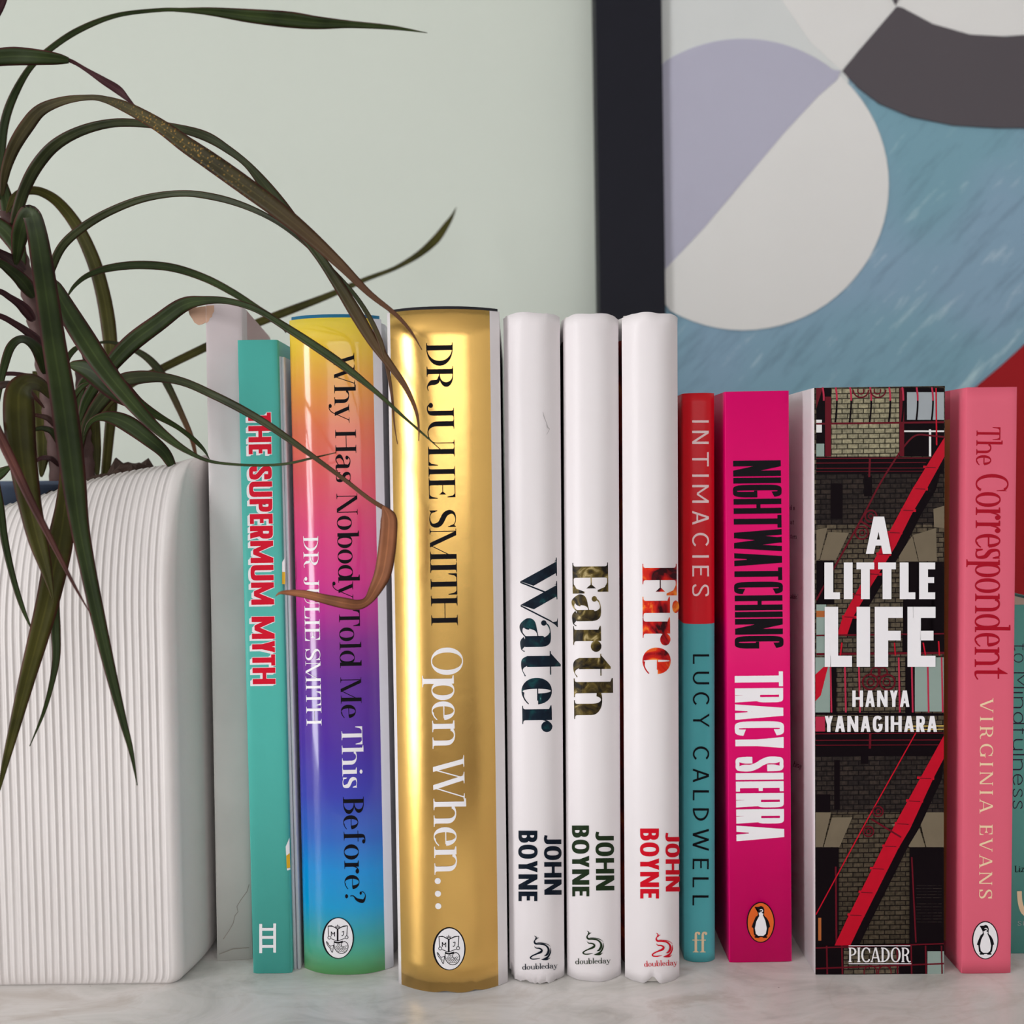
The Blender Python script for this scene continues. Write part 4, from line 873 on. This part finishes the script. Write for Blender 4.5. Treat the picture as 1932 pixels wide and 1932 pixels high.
# ---- small green book at the right edge
b = Book('small_book', 'short sea-green book with thin dark lettering, partly hidden at right edge', (1886, 1996, 1799), (1894, 2008, 1142), .105, sag=.0002)
M_sea = mat('sea_green_cover', srgb(92, 158, 148), .5, spec=.22, var=.03)
b.build([M_sea], pages=mat('beige_page_edges', srgb(206, 190, 170), .8), thick=.0012, pin=.0008)
THIN = dict(S=.055, t=.055, W=1.12, xh=.68, gap=.16, dotless=1)
I_aub = mat('ink_aubergine', srgb(52, 30, 52), .5, spec=.12)
b.put('title_lettering', [(line_text('to', THIN, (1912.5, 1214), (1912, 1250), 27)+line_text('Mindfulness', THIN, (1912, 1268), (1910.5, 1526), 27), I_aub)])
b.put('author_lettering', [(line_text('Liz', tiny, (1914.5, 1645.5), (1932, 1645), 12), I_black)])
b.put('publisher_emblem', [(curve([(1923, 1681, 9), (1924.5, 1702, 9), (1931, 1720, 10), (1944, 1726, 11), (1958, 1722, 10)]), I_cream), (line_text('SH', dict(S=.12, t=.11, W=.8, n=2.2, gap=.2), (1920, 1746), (1938, 1746), 8.5), I_grey)])
# ---------------------------------------------------------------- ribbed white planter at the left
M_pot = mat('matte_white_ceramic', srgb(226, 219, 216), .6, var=.035, vscale=35, bump=.05, bscale=600)
N, L, B = nodes(M_pot)                         # a few small brown scuffs
tc = N.new('ShaderNodeTexCoord'); vo = N.new('ShaderNodeTexVoronoi'); vo.inputs['Scale'].default_value = 75; vo.inputs['Randomness'].default_value = 1; L.new(tc.outputs['Object'], vo.inputs['Vector'])
nn = N.new('ShaderNodeTexNoise'); nn.inputs['Scale'].default_value = 26; L.new(tc.outputs['Object'], nn.inputs['Vector'])
ma = N.new('ShaderNodeMath'); ma.operation = 'MULTIPLY_ADD'; ma.inputs[1].default_value = 1.5; L.new(nn.outputs['Fac'], ma.inputs[0]); L.new(vo.outputs['Distance'], ma.inputs[2])
rs_ = ramp(N, [(.535, srgb(150, 118, 96)), (.565, lin(1, 1, 1))]); L.new(ma.outputs[0], rs_.inputs[0])
src_ = B.inputs['Base Color'].links[0].from_socket; mx = N.new('ShaderNodeMix'); mx.data_type = 'RGBA'; mx.blend_type = 'MULTIPLY'; mx.inputs[0].default_value = 1
L.new(src_, mx.inputs[6]); L.new(rs_.outputs[0], mx.inputs[7]); L.new(mx.outputs[2], B.inputs['Base Color'])
c0 = on_table(250, 1864); PYF = c0.y
PXR = at(344, 1858, PYF).x; PYC = PYF+.026      # front right corner, depth of the crest
PXS = at(407, 1790, PYC).x
pot = empty('ribbed_planter', Matrix.Translation(((PXR+PXS)/2-.09, PYF+.06, 0)))
tag(pot, 'white ceramic planter with vertical ribs holding the spiky plant', 'planter')
PO = pot.matrix_world.translation
crest = [(-200, 985), (-100, 972), (0, 954), (60, 938), (110, 922), (160, 906), (230, 890), (300, 878), (350, 868), (388, 858)]
cw = [at(x, y, PYC) for x, y in crest]
def ztop(x):
    if x <= cw[0].x: return cw[0].z
    for a, b_ in zip(cw, cw[1:]):
        if x <= b_.x: t = (x-a.x)/(b_.x-a.x); return a.z+(b_.z-a.z)*t
    return cw[-1].z
XL = PXR-.175
plan = []                                       # plan outline: (x, y, rib phase or None)
nf = 720; pitch = .00246
for i in range(nf+1):
    x = XL+.008+(PXR-.004-XL-.008)*i/nf; plan.append((x, PYF, 1))
for i in range(1, 9): t = PI/2*i/8; plan.append((PXR-.004+.004*math.sin(t), PYF+.004-.004*math.cos(t), 0))
for i in range(1, 10): t = i/10; plan.append((PXR+(PXS-PXR)*math.sin(t*PI/2), PYF+.004+(.026-.004)*t, 0))
RB = .06
for i in range(0, 25): t = PI/2*i/24; plan.append((PXS-RB+RB*math.cos(t), PYC+.002+RB*math.sin(t), 0))
for i in range(1, 12): plan.append((PXS-RB-(PXS-RB-XL-.05)*i/12, PYC+.002+RB, 0))
for i in range(0, 17): t = PI/2*i/16; plan.append((XL+.05-.05*math.sin(t), PYC+.002+.05*math.cos(t), 0))
for i in range(1, 10): plan.append((XL, PYC+.002-(PYC+.004-PYF)*i/10, 0))
for i in range(0, 5): t = PI/2*i/5; plan.append((XL+.008-.008*math.cos(t), PYF+.008-.008*math.sin(t), 0))
NP = len(plan); rows = []
ss = [0, .006, .016, .03]+[.06+.06*i for i in range(11)]+[.70+.012*i for i in range(26)]
ss = [s for s in ss if s < 1]+[1.0]
TZ = .70
def ring(s, inset=0.0, drop=0.0):
    out = []
    for (x, y, rib) in plan:
        h = ztop(x); q = 0
        if s > TZ: t = (s-TZ)/(1-TZ); q = 1-math.sqrt(max(0, 1-t*t)); z = h*(TZ+(1-TZ)*t)
        else: z = h*s
        yy = y+q*max(0, PYC-y)
        if s < .03: e = .0045*(1-s/.03)**2; cx, cy = (XL+PXS)/2, PYF+.045; f = e/.08; x2, y2 = x+(cx-x)*f*.5, yy+(cy-yy)*f*1.0
        else: x2, y2 = x, yy
        if rib:
            ph = (x-XL)/pitch+.16*noise.noise(Vector((x*420, z*9, 3))); fr = abs((ph % 1)-.5)
            d = .00046*(1-math.exp(-(fr/.15)**2))+.00012*((ph % 1)-.5); d *= min(1, s/.02)
            d *= 1+.35*noise.noise(Vector((x*300, z*20, 0))); y2 += d*(1-q); z -= d*q
        if inset: cx, cy = (XL+PXS)/2, PYF+.05; x2 += (cx-x2)*inset; y2 = max(y2, PYC)*(1-inset)+cy*inset
        out.append((x2-PO.x, y2-PO.y, z-drop))
    return out
VV = []; FF = []
seq = [ring(s) for s in ss]+[ring(1, .03, .0005), ring(1, .06, .004), ring(1, .06, .05)]
for r in seq: VV += r
for j in range(len(seq)-1):
    for i in range(NP):
        k = (i+1) % NP; FF.append((j*NP+i, j*NP+k, (j+1)*NP+k, (j+1)*NP+i))
FF.append(tuple(range(NP))[::-1]); FF.append(tuple(range((len(seq)-1)*NP, len(seq)*NP)))
ob('planter_body', mesh('planter_body', VV, FF, True), M_pot, pot)
# slate-blue inner pot and bark soil
ic = Vector(((XL+PXS)/2-.03, PYC+.032, 0)); ir = .034
IV, IF = [], []; ni = 48
for (r, z) in ((.030, .06), (ir, .176), (ir+.0015, .1775), (ir+.001, .179), (ir-.001, .179), (ir-.0025, .177), (.030, .10)):
    for i in range(ni): t = 2*PI*i/ni; IV.append((ic.x+r*1.75*math.cos(t)-PO.x, ic.y+r*math.sin(t)-PO.y, z-.010))
for j in range(6):
    for i in range(ni): k = (i+1) % ni; IF.append((j*ni+i, j*ni+k, (j+1)*ni+k, (j+1)*ni+i))
ob('inner_pot', mesh('inner_pot', IV, IF, True), mat('slate_blue_plastic', srgb(92, 106, 130), .45), pot)['label'] = 'slate blue inner pot'
M_soil = mat('dark_bark_soil', srgb(58, 40, 30), .9, var=.5, vscale=400, bump=.5, bscale=700)
SV, SF = [], []; ng = 44
for j in range(ng+1):
    for i in range(ng+1):
        u, v = i/ng*2-1, j/ng*2-1; x, y = ic.x+.024+u*.076, ic.y+v*.030
        z = .155+.010*max(0, 1-u*u-v*v)+.004*noise.noise(Vector((x*400, y*400, 1)))+.006*max(0, noise.noise(Vector((x*190, y*190, 4))))+.016*math.exp(-((x-(at(268, 880, ic.y).x))/.018)**2-((y-ic.y)/.03)**2)
        SV.append((x-PO.x, y-PO.y, z))
for j in range(ng):
    for i in range(ng):
        if ((i+.5)/ng*2-1)**2+((j+.5)/ng*2-1)**2 < 1: a = j*(ng+1)+i; SF.append((a, a+1, a+ng+2, a+ng+1))
so = ob('soil', mesh('soil', SV, SF, False), M_soil, pot); so['kind'] = 'stuff'; so['label'] = 'dark bark potting soil'

# ---------------------------------------------------------------- the plant: arching red-edged leaves
def leaf_mat(name, mid, edge, spots=None, tip=None):
    m = mat(name, mid, .45, spec=.16); N, L, B = nodes(m)
    uv = N.new('ShaderNodeUVMap'); uv.uv_map = 'UVMap'; sp = N.new('ShaderNodeSeparateXYZ'); L.new(uv.outputs[0], sp.inputs[0])
    light = lin(mid[0]*1.5+.008, mid[1]*1.5+.008, mid[2]*1.4+.004)
    r = ramp(N, [(0, edge), (.04, edge), (.12, mid), (.44, mid), (.5, light), (.56, mid), (.88, mid), (.96, edge), (1, edge)]); L.new(sp.outputs[0], r.inputs[0])
    tc = N.new('ShaderNodeTexCoord'); nz = N.new('ShaderNodeTexNoise'); nz.inputs['Scale'].default_value = 70; nz.inputs['Detail'].default_value = 4; L.new(tc.outputs['Object'], nz.inputs['Vector'])
    rn = ramp(N, [(.3, lin(.65, .65, .65)), (.7, lin(1.35, 1.3, 1.2))]); L.new(nz.outputs['Fac'], rn.inputs[0])
    mx = N.new('ShaderNodeMix'); mx.data_type = 'RGBA'; mx.blend_type = 'MULTIPLY'; mx.inputs[0].default_value = 1; L.new(r.outputs[0], mx.inputs[6]); L.new(rn.outputs[0], mx.inputs[7]); out = mx.outputs[2]
    if tip:
        rt = ramp(N, [(.66, lin(0, 0, 0)), (.9, lin(1, 1, 1))]); L.new(sp.outputs[1], rt.inputs[0])
        m2 = N.new('ShaderNodeMix'); m2.data_type = 'RGBA'; L.new(rt.outputs[0], m2.inputs[0]); L.new(out, m2.inputs[6]); m2.inputs[7].default_value = tip; out = m2.outputs[2]
    if spots:
        vo = N.new('ShaderNodeTexVoronoi'); vo.inputs['Scale'].default_value = 850; L.new(tc.outputs['Object'], vo.inputs['Vector'])
        rv_ = ramp(N, [(.16, lin(1, 1, 1)), (.34, lin(0, 0, 0))]); L.new(vo.outputs['Distance'], rv_.inputs[0])
        rb = ramp(N, [(.36, lin(0, 0, 0)), (.47, lin(1, 1, 1)), (.55, lin(1, 1, 1)), (.68, lin(0, 0, 0))]); L.new(sp.outputs[1], rb.inputs[0])
        mm = N.new('ShaderNodeMath'); mm.operation = 'MULTIPLY'; L.new(rv_.outputs[0], mm.inputs[0]); L.new(rb.outputs[0], mm.inputs[1])
        m3 = N.new('ShaderNodeMix'); m3.data_type = 'RGBA'; L.new(mm.outputs[0], m3.inputs[0]); L.new(out, m3.inputs[6]); m3.inputs[7].default_value = spots; out = m3.outputs[2]
    L.new(out, B.inputs['Base Color']); return m
G_ = leaf_mat('leaf_dark_green', lin(.028, .044, .013), lin(.085, .022, .024))
O_ = leaf_mat('leaf_olive', lin(.062, .060, .012), lin(.085, .030, .020))
T_ = leaf_mat('leaf_brown_tip', lin(.032, .040, .016), lin(.080, .026, .022), tip=lin(.13, .055, .025))
S_ = leaf_mat('leaf_bronze_speckled', lin(.050, .042, .018), lin(.085, .030, .022), spots=lin(.30, .17, .035), tip=lin(.11, .045, .022))
K_ = leaf_mat('leaf_purple_back', lin(.060, .022, .028), lin(.085, .022, .028))
B_ = leaf_mat('leaf_dry_brown', lin(.30, .115, .055), lin(.17, .06, .032))
R_ = leaf_mat('leaf_red_thin', lin(.085, .030, .026), lin(.10, .026, .026))
stem_base = at(112, 905, .055)
plant = empty('spiky_dracaena', Matrix.Translation((stem_base.x, stem_base.y, .158)))
tag(plant, 'spiky houseplant with long dark arching red-edged leaves growing from the white planter', 'plant')
QO = plant.matrix_world.translation
def leaf(m, pts, tilt=0.0, fold=.12, seg=7):
    """pts = (px, py, depth, width px): a tapering ribbon with a folded midrib and real thickness"""
    P = [(*at(p[0], p[1], p[2]), p[3]*((at(p[0], p[1], p[2])-CAM_LOC).length)/FPX*.985) for p in pts]
    C = _cr(P, seg); n = len(C); V, F, UVs = [], [], []
    for i, c in enumerate(C):
        p = Vector(c[:3]); a = Vector(C[max(0, i-1)][:3]); b_ = Vector(C[min(n-1, i+1)][:3]); t = (b_-a).normalized()
        view = (p-CAM_LOC).normalized(); w = t.cross(view)
        w = w.normalized() if w.length > 1e-4 else Vector((1, 0, 0))
        nr = w.cross(t).normalized()
        tl = math.radians(tilt*math.sin(PI*min(1, i/n*1.2)))
        w2 = w*math.cos(tl)+nr*math.sin(tl); nr2 = nr*math.cos(tl)-w*math.sin(tl)
        hw = max(c[3]*math.sqrt(min(1, (i+.25)/(seg*.9))), .0003)/2; th = min(.0004, hw*.5)
        if nr2.dot(view) > 0: nr2 = -nr2
        for u, up in ((-1, 0), (-.45, -fold*.7*hw), (0, -fold*1.3*hw), (.45, -fold*.7*hw), (1, 0)): V.append(p+w2*(u*hw)+nr2*up-QO)
        for u, up in ((.45, -fold*.7*hw-th), (0, -fold*1.3*hw-th*1.2), (-.45, -fold*.7*hw-th)): V.append(p+w2*(u*hw)+nr2*up-QO)
        UVs.append(i/(n-1))
    for i in range(n-1):
        for k in range(8): F.append((i*8+k, i*8+(k+1) % 8, (i+1)*8+(k+1) % 8, (i+1)*8+k))
    F.append(tuple(range(8))[::-1]); F.append(tuple(range((n-1)*8, n*8)))
    me = mesh('leaf', V, F, True); ul = me.uv_layers.new(name='UVMap'); ux = (0, .275, .5, .725, 1, .725, .5, .275)
    for l in me.loops: ul.data[l.index].uv = (ux[l.vertex_index % 8], UVs[l.vertex_index//8])
    return ob('leaf', me, m, plant)
f1, f2, m0, b1, b2, b3 = -.030, -.018, .02, .05, .085, .13
LV = [
 (G_, [(-6, 345, .05, 10), (2, 290, .05, 12), (8, 235, .05, 13), (24, 185, .05, 12), (55, 130, .05, 9), (95, 92, .05, 9), (150, 56, .055, 9), (220, 29, .06, 7), (300, 19, .065, 6), (345, 19, .067, 7), (400, 22, .07, 13), (470, 30, .072, 21), (545, 37, .075, 25), (600, 43, .077, 20), (660, 46, .08, 12), (740, 52, .082, 7), (806, 62, .085, 1)]),
 (G_, [(4, 392, .045, 14), (-34, 320, .04, 15), (-66, 225, .036, 15), (-74, 150, .032, 17), (-48, 116, .03, 22), (-10, 109, .03, 25), (30, 106, .03, 27), (75, 108, .03, 23), (110, 111, .032, 17), (130, 114, .034, 9)]),
 (K_, [(122, 110, .034, 10), (142, 119, .036, 6), (165, 133, .038, 7), (195, 152, .04, 12), (222, 169, .042, 14), (240, 186, .043, 8), (258, 204, .045, 1)]),
 (S_, [(4, 370, .04, 12), (10, 325, .036, 14), (26, 278, .03, 19), (52, 236, .02, 21), (78, 207, .014, 18), (120, 190, .008, 13), (165, 184, 0, 9), (196, 187, -.004, 11), (240, 203, -.01, 19), (300, 236, -.016, 24), (350, 272, -.02, 29), (400, 306, -.024, 32), (455, 345, -.026, 33), (520, 393, -.028, 31), (580, 442, -.029, 26), (640, 497, -.030, 19), (695, 552, -.030, 12), (745, 592, -.030, 8), (775, 625, -.030, 5), (796, 660, -.030, 1)], 12),
 (T_, [(22, 448, .045, 12), (30, 410, .04, 16), (46, 358, .036, 18), (70, 312, .03, 19), (105, 273, .026, 18), (155, 246, .02, 16), (215, 232, .014, 14), (280, 234, .006, 13), (340, 243, .0, 14), (390, 258, -.006, 17), (430, 282, -.008, 14), (466, 310, -.010, 13), (500, 350, -.012, 21), (535, 395, -.014, 25), (570, 440, -.016, 20), (604, 486, -.018, 17), (640, 540, -.020, 21), (672, 592, -.023, 24), (704, 645, -.025, 20), (740, 694, -.027, 14), (765, 730, -.028, 11), (784, 772, -.029, 7), (790, 805, -.029, 4), (790, 832, -.029, 1)], -10),
 (T_, [(88, 540, .03, 10), (98, 505, .026, 13), (118, 464, .02, 14), (155, 430, .014, 14), (205, 400, .01, 13), (270, 375, .006, 12), (340, 365, .002, 11), (400, 371, -.002, 12), (460, 388, -.006, 11), (520, 417, -.010, 9), (575, 458, -.014, 9), (625, 508, -.018, 8), (664, 550, -.021, 8), (692, 590, -.023, 9), (712, 630, -.025, 10), (725, 668, -.026, 9), (734, 710, -.026, 7), (740, 752, -.026, 5), (744, 800, -.026, 3), (750, 838, -.026, 1)]),
 (O_, [(12, 402, .04, 8), (28, 372, .045, 12), (52, 360, .05, 13), (80, 363, .055, 15), (112, 384, .06, 18), (146, 428, .064, 21), (174, 486, .066, 23), (192, 545, .068, 24), (204, 610, .07, 25), (210, 680, .07, 22), (211, 760, .07, 19), (205, 830, .07, 17), (198, 905, .07, 15)]),
 (G_, [(126, 562, .02, 4), (140, 540, .022, 6), (165, 520, .025, 9), (205, 506, .03, 13), (262, 500, .034, 15), (325, 505, .038, 15), (385, 524, .042, 14), (436, 550, .044, 13), (485, 581, .046, 11), (520, 603, .048, 7), (540, 628, .05, 2)], 15),
 (G_, [(148, 800, .03, 12), (165, 752, .03, 18), (200, 700, .026, 25), (245, 650, .02, 31), (300, 608, .012, 30), (345, 576, .006, 26), (385, 567, .0, 16), (430, 568, -.006, 12), (484, 584, -.012, 12), (536, 615, -.016, 14), (590, 650, -.02, 16), (645, 688, -.023, 16), (702, 733, -.026, 10), (760, 785, -.028, 6), (800, 820, -.029, 4), (832, 849, -.029, 1)], 10),
 (O_, [(158, 840, .06, 8), (190, 780, .062, 12), (240, 730, .066, 13), (300, 698, .075, 14), (384, 657, .09, 15), (470, 616, .11, 15), (546, 586, .125, 15), (619, 558, .15, 12), (690, 527, .18, 9), (745, 506, .205, 8), (790, 480, .228, 12), (822, 452, .243, 15), (842, 425, .252, 11), (853, 408, .258, 6), (861, 391, .262, 1)], 10),
 (G_, [(30, 500, .03, 22), (38, 440, .02, 26), (50, 408, .008, 28), (60, 406, -.006, 29), (70, 440, -.018, 32), (80, 500, -.026, 36), (92, 580, -.032, 38), (104, 660, -.036, 40), (118, 745, -.040, 43), (130, 830, -.042, 44), (140, 910, -.044, 40), (150, 990, -.046, 32), (165, 1070, -.047, 27), (186, 1170, -.048, 24), (208, 1265, -.048, 19), (232, 1360, -.048, 13), (248, 1420, -.048, 8), (259, 1482, -.048, 1)], 14, .2),
 (G_, [(88, 520, .0, 18), (104, 545, -.006, 26), (128, 588, -.012, 34), (160, 640, -.017, 38), (196, 694, -.020, 35), (236, 744, -.023, 30), (282, 796, -.025, 22), (330, 836, -.026, 14), (370, 860, -.026, 8), (400, 871, -.025, 6), (440, 876, -.024, 5), (490, 878, -.024, 5), (540, 875, -.025, 5), (590, 864, -.027, 4), (634, 854, -.028, 1)], 10),
 (G_, [(124, 690, -.004, 4), (140, 690, -.006, 18), (165, 697, -.008, 34), (195, 715, -.010, 44), (228, 740, -.010, 42), (262, 764, -.008, 24), (300, 786, -.004, 13), (335, 806, .0, 9), (364, 828, .004, 9), (384, 848, .006, 6), (395, 866, .006, 1)], -12),
 (T_, [(156, 838, .03, 10), (164, 800, .026, 16), (190, 758, .02, 24), (226, 722, .012, 26), (262, 712, .004, 24), (305, 712, -.004, 18), (350, 722, -.010, 15), (400, 744, -.016, 15), (450, 769, -.020, 15), (500, 798, -.024, 14), (550, 832, -.027, 12), (600, 868, -.029, 9), (650, 905, -.030, 8), (695, 940, -.031, 8), (730, 962, -.031, 9), (743, 971, -.031, 7)]),
 (B_, [(722, 955, -.032, 14), (733, 976, -.032, 30), (733, 1005, -.032, 33), (729, 1045, -.032, 34), (722, 1082, -.033, 32), (708, 1112, -.034, 25), (694, 1133, -.036, 17), (676, 1141, -.038, 19), (650, 1138, -.040, 21), (612, 1130, -.041, 18), (575, 1121, -.042, 15), (545, 1118, -.043, 10), (528, 1119, -.044, 5), (520, 1125, -.044, 1)], 4, .12),
 (O_, [(96, 752, .0, 14), (78, 728, -.012, 22), (56, 722, -.024, 32), (38, 738, -.032, 44), (36, 780, -.036, 50), (40, 840, -.038, 47), (48, 900, -.04, 42), (58, 960, -.041, 36), (72, 1020, -.042, 31), (86, 1070, -.042, 20), (96, 1110, -.042, 9), (102, 1140, -.042, 1)], 8, .2),
 (O_, [(118, 860, -.016, 14), (124, 905, -.022, 22), (122, 960, -.028, 32), (114, 1020, -.032, 42), (103, 1075, -.035, 42), (90, 1135, -.037, 38), (72, 1205, -.039, 33), (50, 1285, -.040, 26), (28, 1370, -.041, 18), (10, 1440, -.042, 11), (-4, 1500, -.042, 3)], 10, .2),
 (R_, [(84, 770, .02, 8), (50, 735, .0, 10), (10, 725, -.02, 12), (-20, 745, -.034, 14), (-14, 790, -.04, 15), (8, 840, -.045, 16), (32, 890, -.048, 15), (58, 945, -.05, 13), (84, 995, -.052, 11), (112, 1050, -.053, 8), (142, 1108, -.054, 5), (172, 1160, -.054, 1)]),
 (G_, [(70, 860, .03, 8), (30, 830, .01, 10), (-4, 835, -.01, 11), (-12, 880, -.02, 12), (0, 955, -.026, 13), (8, 1015, -.03, 12), (22, 1080, -.033, 10), (40, 1140, -.035, 8), (60, 1188, -.036, 2)]),
 (G_, [(114, 880, -.002, 8), (118, 960, -.014, 9), (114, 1040, -.026, 10), (104, 1130, -.032, 15), (105, 1190, -.034, 16), (106, 1240, -.035, 13), (98, 1288, -.036, 9), (82, 1345, -.036, 6), (56, 1408, -.036, 1)]),
 (G_, [(158, 824, .012, 6), (168, 800, .012, 9), (186, 788, .012, 13), (212, 788, .012, 24), (245, 802, .012, 31), (280, 828, .012, 27), (308, 852, .014, 22), (322, 874, .016, 17), (328, 890, .018, 8)], -10),
 (T_, [(150, 700, .05, 3), (168, 660, .052, 4), (192, 646, .055, 5), (225, 649, .058, 7), (268, 668, .06, 12), (298, 696, .062, 15), (320, 734, .064, 13), (344, 785, .066, 11), (361, 825, .066, 9), (370, 862, .066, 5)]),
 (G_, [(150, 860, .05, 20), (152, 800, .05, 24), (148, 760, .05, 20), (158, 720, .05, 14), (185, 700, .048, 8)]),
 (O_, [(184, 900, .06, 14), (181, 840, .06, 17), (178, 780, .06, 16), (168, 700, .058, 14), (156, 640, .055, 14), (146, 600, .05, 10)]),
 (G_, [(388, 900, .035, 8), (392, 980, .036, 10), (391, 1060, .036, 12), (393, 1130, .036, 11), (391, 1190, .036, 8), (388, 1262, .036, 2)]),
 (K_, [(48, 512, .04, 26), (26, 494, .03, 20), (0, 478, .02, 14), (-24, 468, .016, 10), (-90, 470, .008, 6), (-150, 500, 0, 1)]),
 (G_, [(64, 562, .04, 28), (44, 532, .03, 24), (20, 510, .022, 18), (-6, 494, .016, 13), (-70, 480, .01, 8), (-140, 500, .004, 1)]),
 (K_, [(64, 606, .035, 26), (44, 580, .026, 17), (20, 562, .02, 11), (-8, 548, .014, 9), (-70, 548, .006, 6), (-130, 580, 0, 1)]),
 (K_, [(82, 660, .035, 26), (62, 635, .024, 16), (30, 612, .014, 11), (-8, 594, .006, 9), (-70, 590, -.002, 7), (-130, 625, -.008, 1)]),
 (G_, [(84, 706, .03, 20), (76, 668, .02, 22), (58, 646, .010, 16), (38, 640, .0, 13), (20, 655, -.006, 14), (8, 690, -.010, 13), (0, 730, -.012, 9), (-4, 770, -.012, 3)]),
 (K_, [(94, 740, .03, 16), (74, 718, .02, 12), (46, 708, .012, 8), (14, 705, .004, 7), (-10, 712, .0, 6), (-60, 750, -.006, 4), (-90, 800, -.01, 1)]),
 (R_, [(106, 806, .03, 14), (92, 790, .02, 10), (72, 784, .012, 7), (54, 782, .008, 4)]),
 (G_, [(112, 840, .03, 14), (100, 816, .02, 12), (80, 808, .012, 9), (60, 812, .008, 6)]),
 (K_, [(112, 880, .03, 10), (98, 866, .02, 9), (80, 864, .012, 8), (68, 870, .01, 5)]),
 (G_, [(40, 470, .045, 30), (18, 400, .045, 26), (8, 360, .045, 18), (2, 330, .045, 10)]),
 (G_, [(-70, 380, .034, 3), (-40, 396, .038, 16), (-10, 420, .04, 24), (14, 440, .04, 28), (36, 474, .04, 22), (42, 500, .04, 12)]),
 (G_, [(122, 700, .02, 6), (128, 676, .02, 9), (140, 660, .022, 9), (156, 650, .024, 4)]),
 (G_, [(132, 770, .02, 8), (140, 748, .018, 10), (154, 730, .016, 9), (168, 722, .016, 4)]),
 (O_, [(78, 900, .05, 16), (82, 840, .05, 26), (78, 780, .05, 30), (70, 740, .05, 20), (66, 700, .05, 8)]),
 (G_, [(-90, 960, .0, 2), (-50, 922, .0, 16), (-20, 905, .0, 20), (0, 893, .0, 18), (14, 884, .0, 10), (24, 878, .0, 3)]),
 (K_, [(0, 396, .05, 12), (-40, 290, .05, 14), (-60, 170, .048, 14), (-44, 84, .044, 14), (-18, 40, .04, 14), (-4, 20, .04, 12), (8, -6, .04, 10), (26, -60, .04, 5), (34, -100, .04, 1)]),
]
for L_ in LV: leaf(*L_)
# ringed stems
M_stem = mat('ringed_brown_stem', srgb(88, 62, 58), .7, var=.35, vscale=160, bump=.3, bscale=300)
def stem(pts, name='stem'):
    C = _cr([(*at(p[0], p[1], p[2]), p[3]*(at(p[0], p[1], p[2])-CAM_LOC).length/FPX/2) for p in pts], 10); V, F = [], []; n = len(C); k = 12
    for i, c in enumerate(C):
        rr_ = c[3]*(1+.10*math.sin(i*1.7))
        for j in range(k): t = 2*PI*j/k; V.append((c[0]+rr_*math.cos(t)-QO.x, c[1]+rr_*math.sin(t)-QO.y, c[2]-QO.z))
    for i in range(n-1):
        for j in range(k): F.append((i*k+j, i*k+(j+1) % k, (i+1)*k+(j+1) % k, (i+1)*k+j))
    F.append(tuple(range(k))); F.append(tuple(range((n-1)*k, n*k))[::-1])
    ob(name, mesh(name, V, F, True), M_stem, plant)
stem([(8, 400, .045, 18), (28, 452, .045, 24), (46, 515, .046, 26), (62, 580, .047, 27), (76, 650, .048, 27), (90, 730, .05, 28), (102, 810, .052, 30), (114, 925, .055, 30)])
stem([(150, 700, .06, 14), (156, 770, .06, 20), (164, 850, .06, 24), (168, 925, .06, 24)])
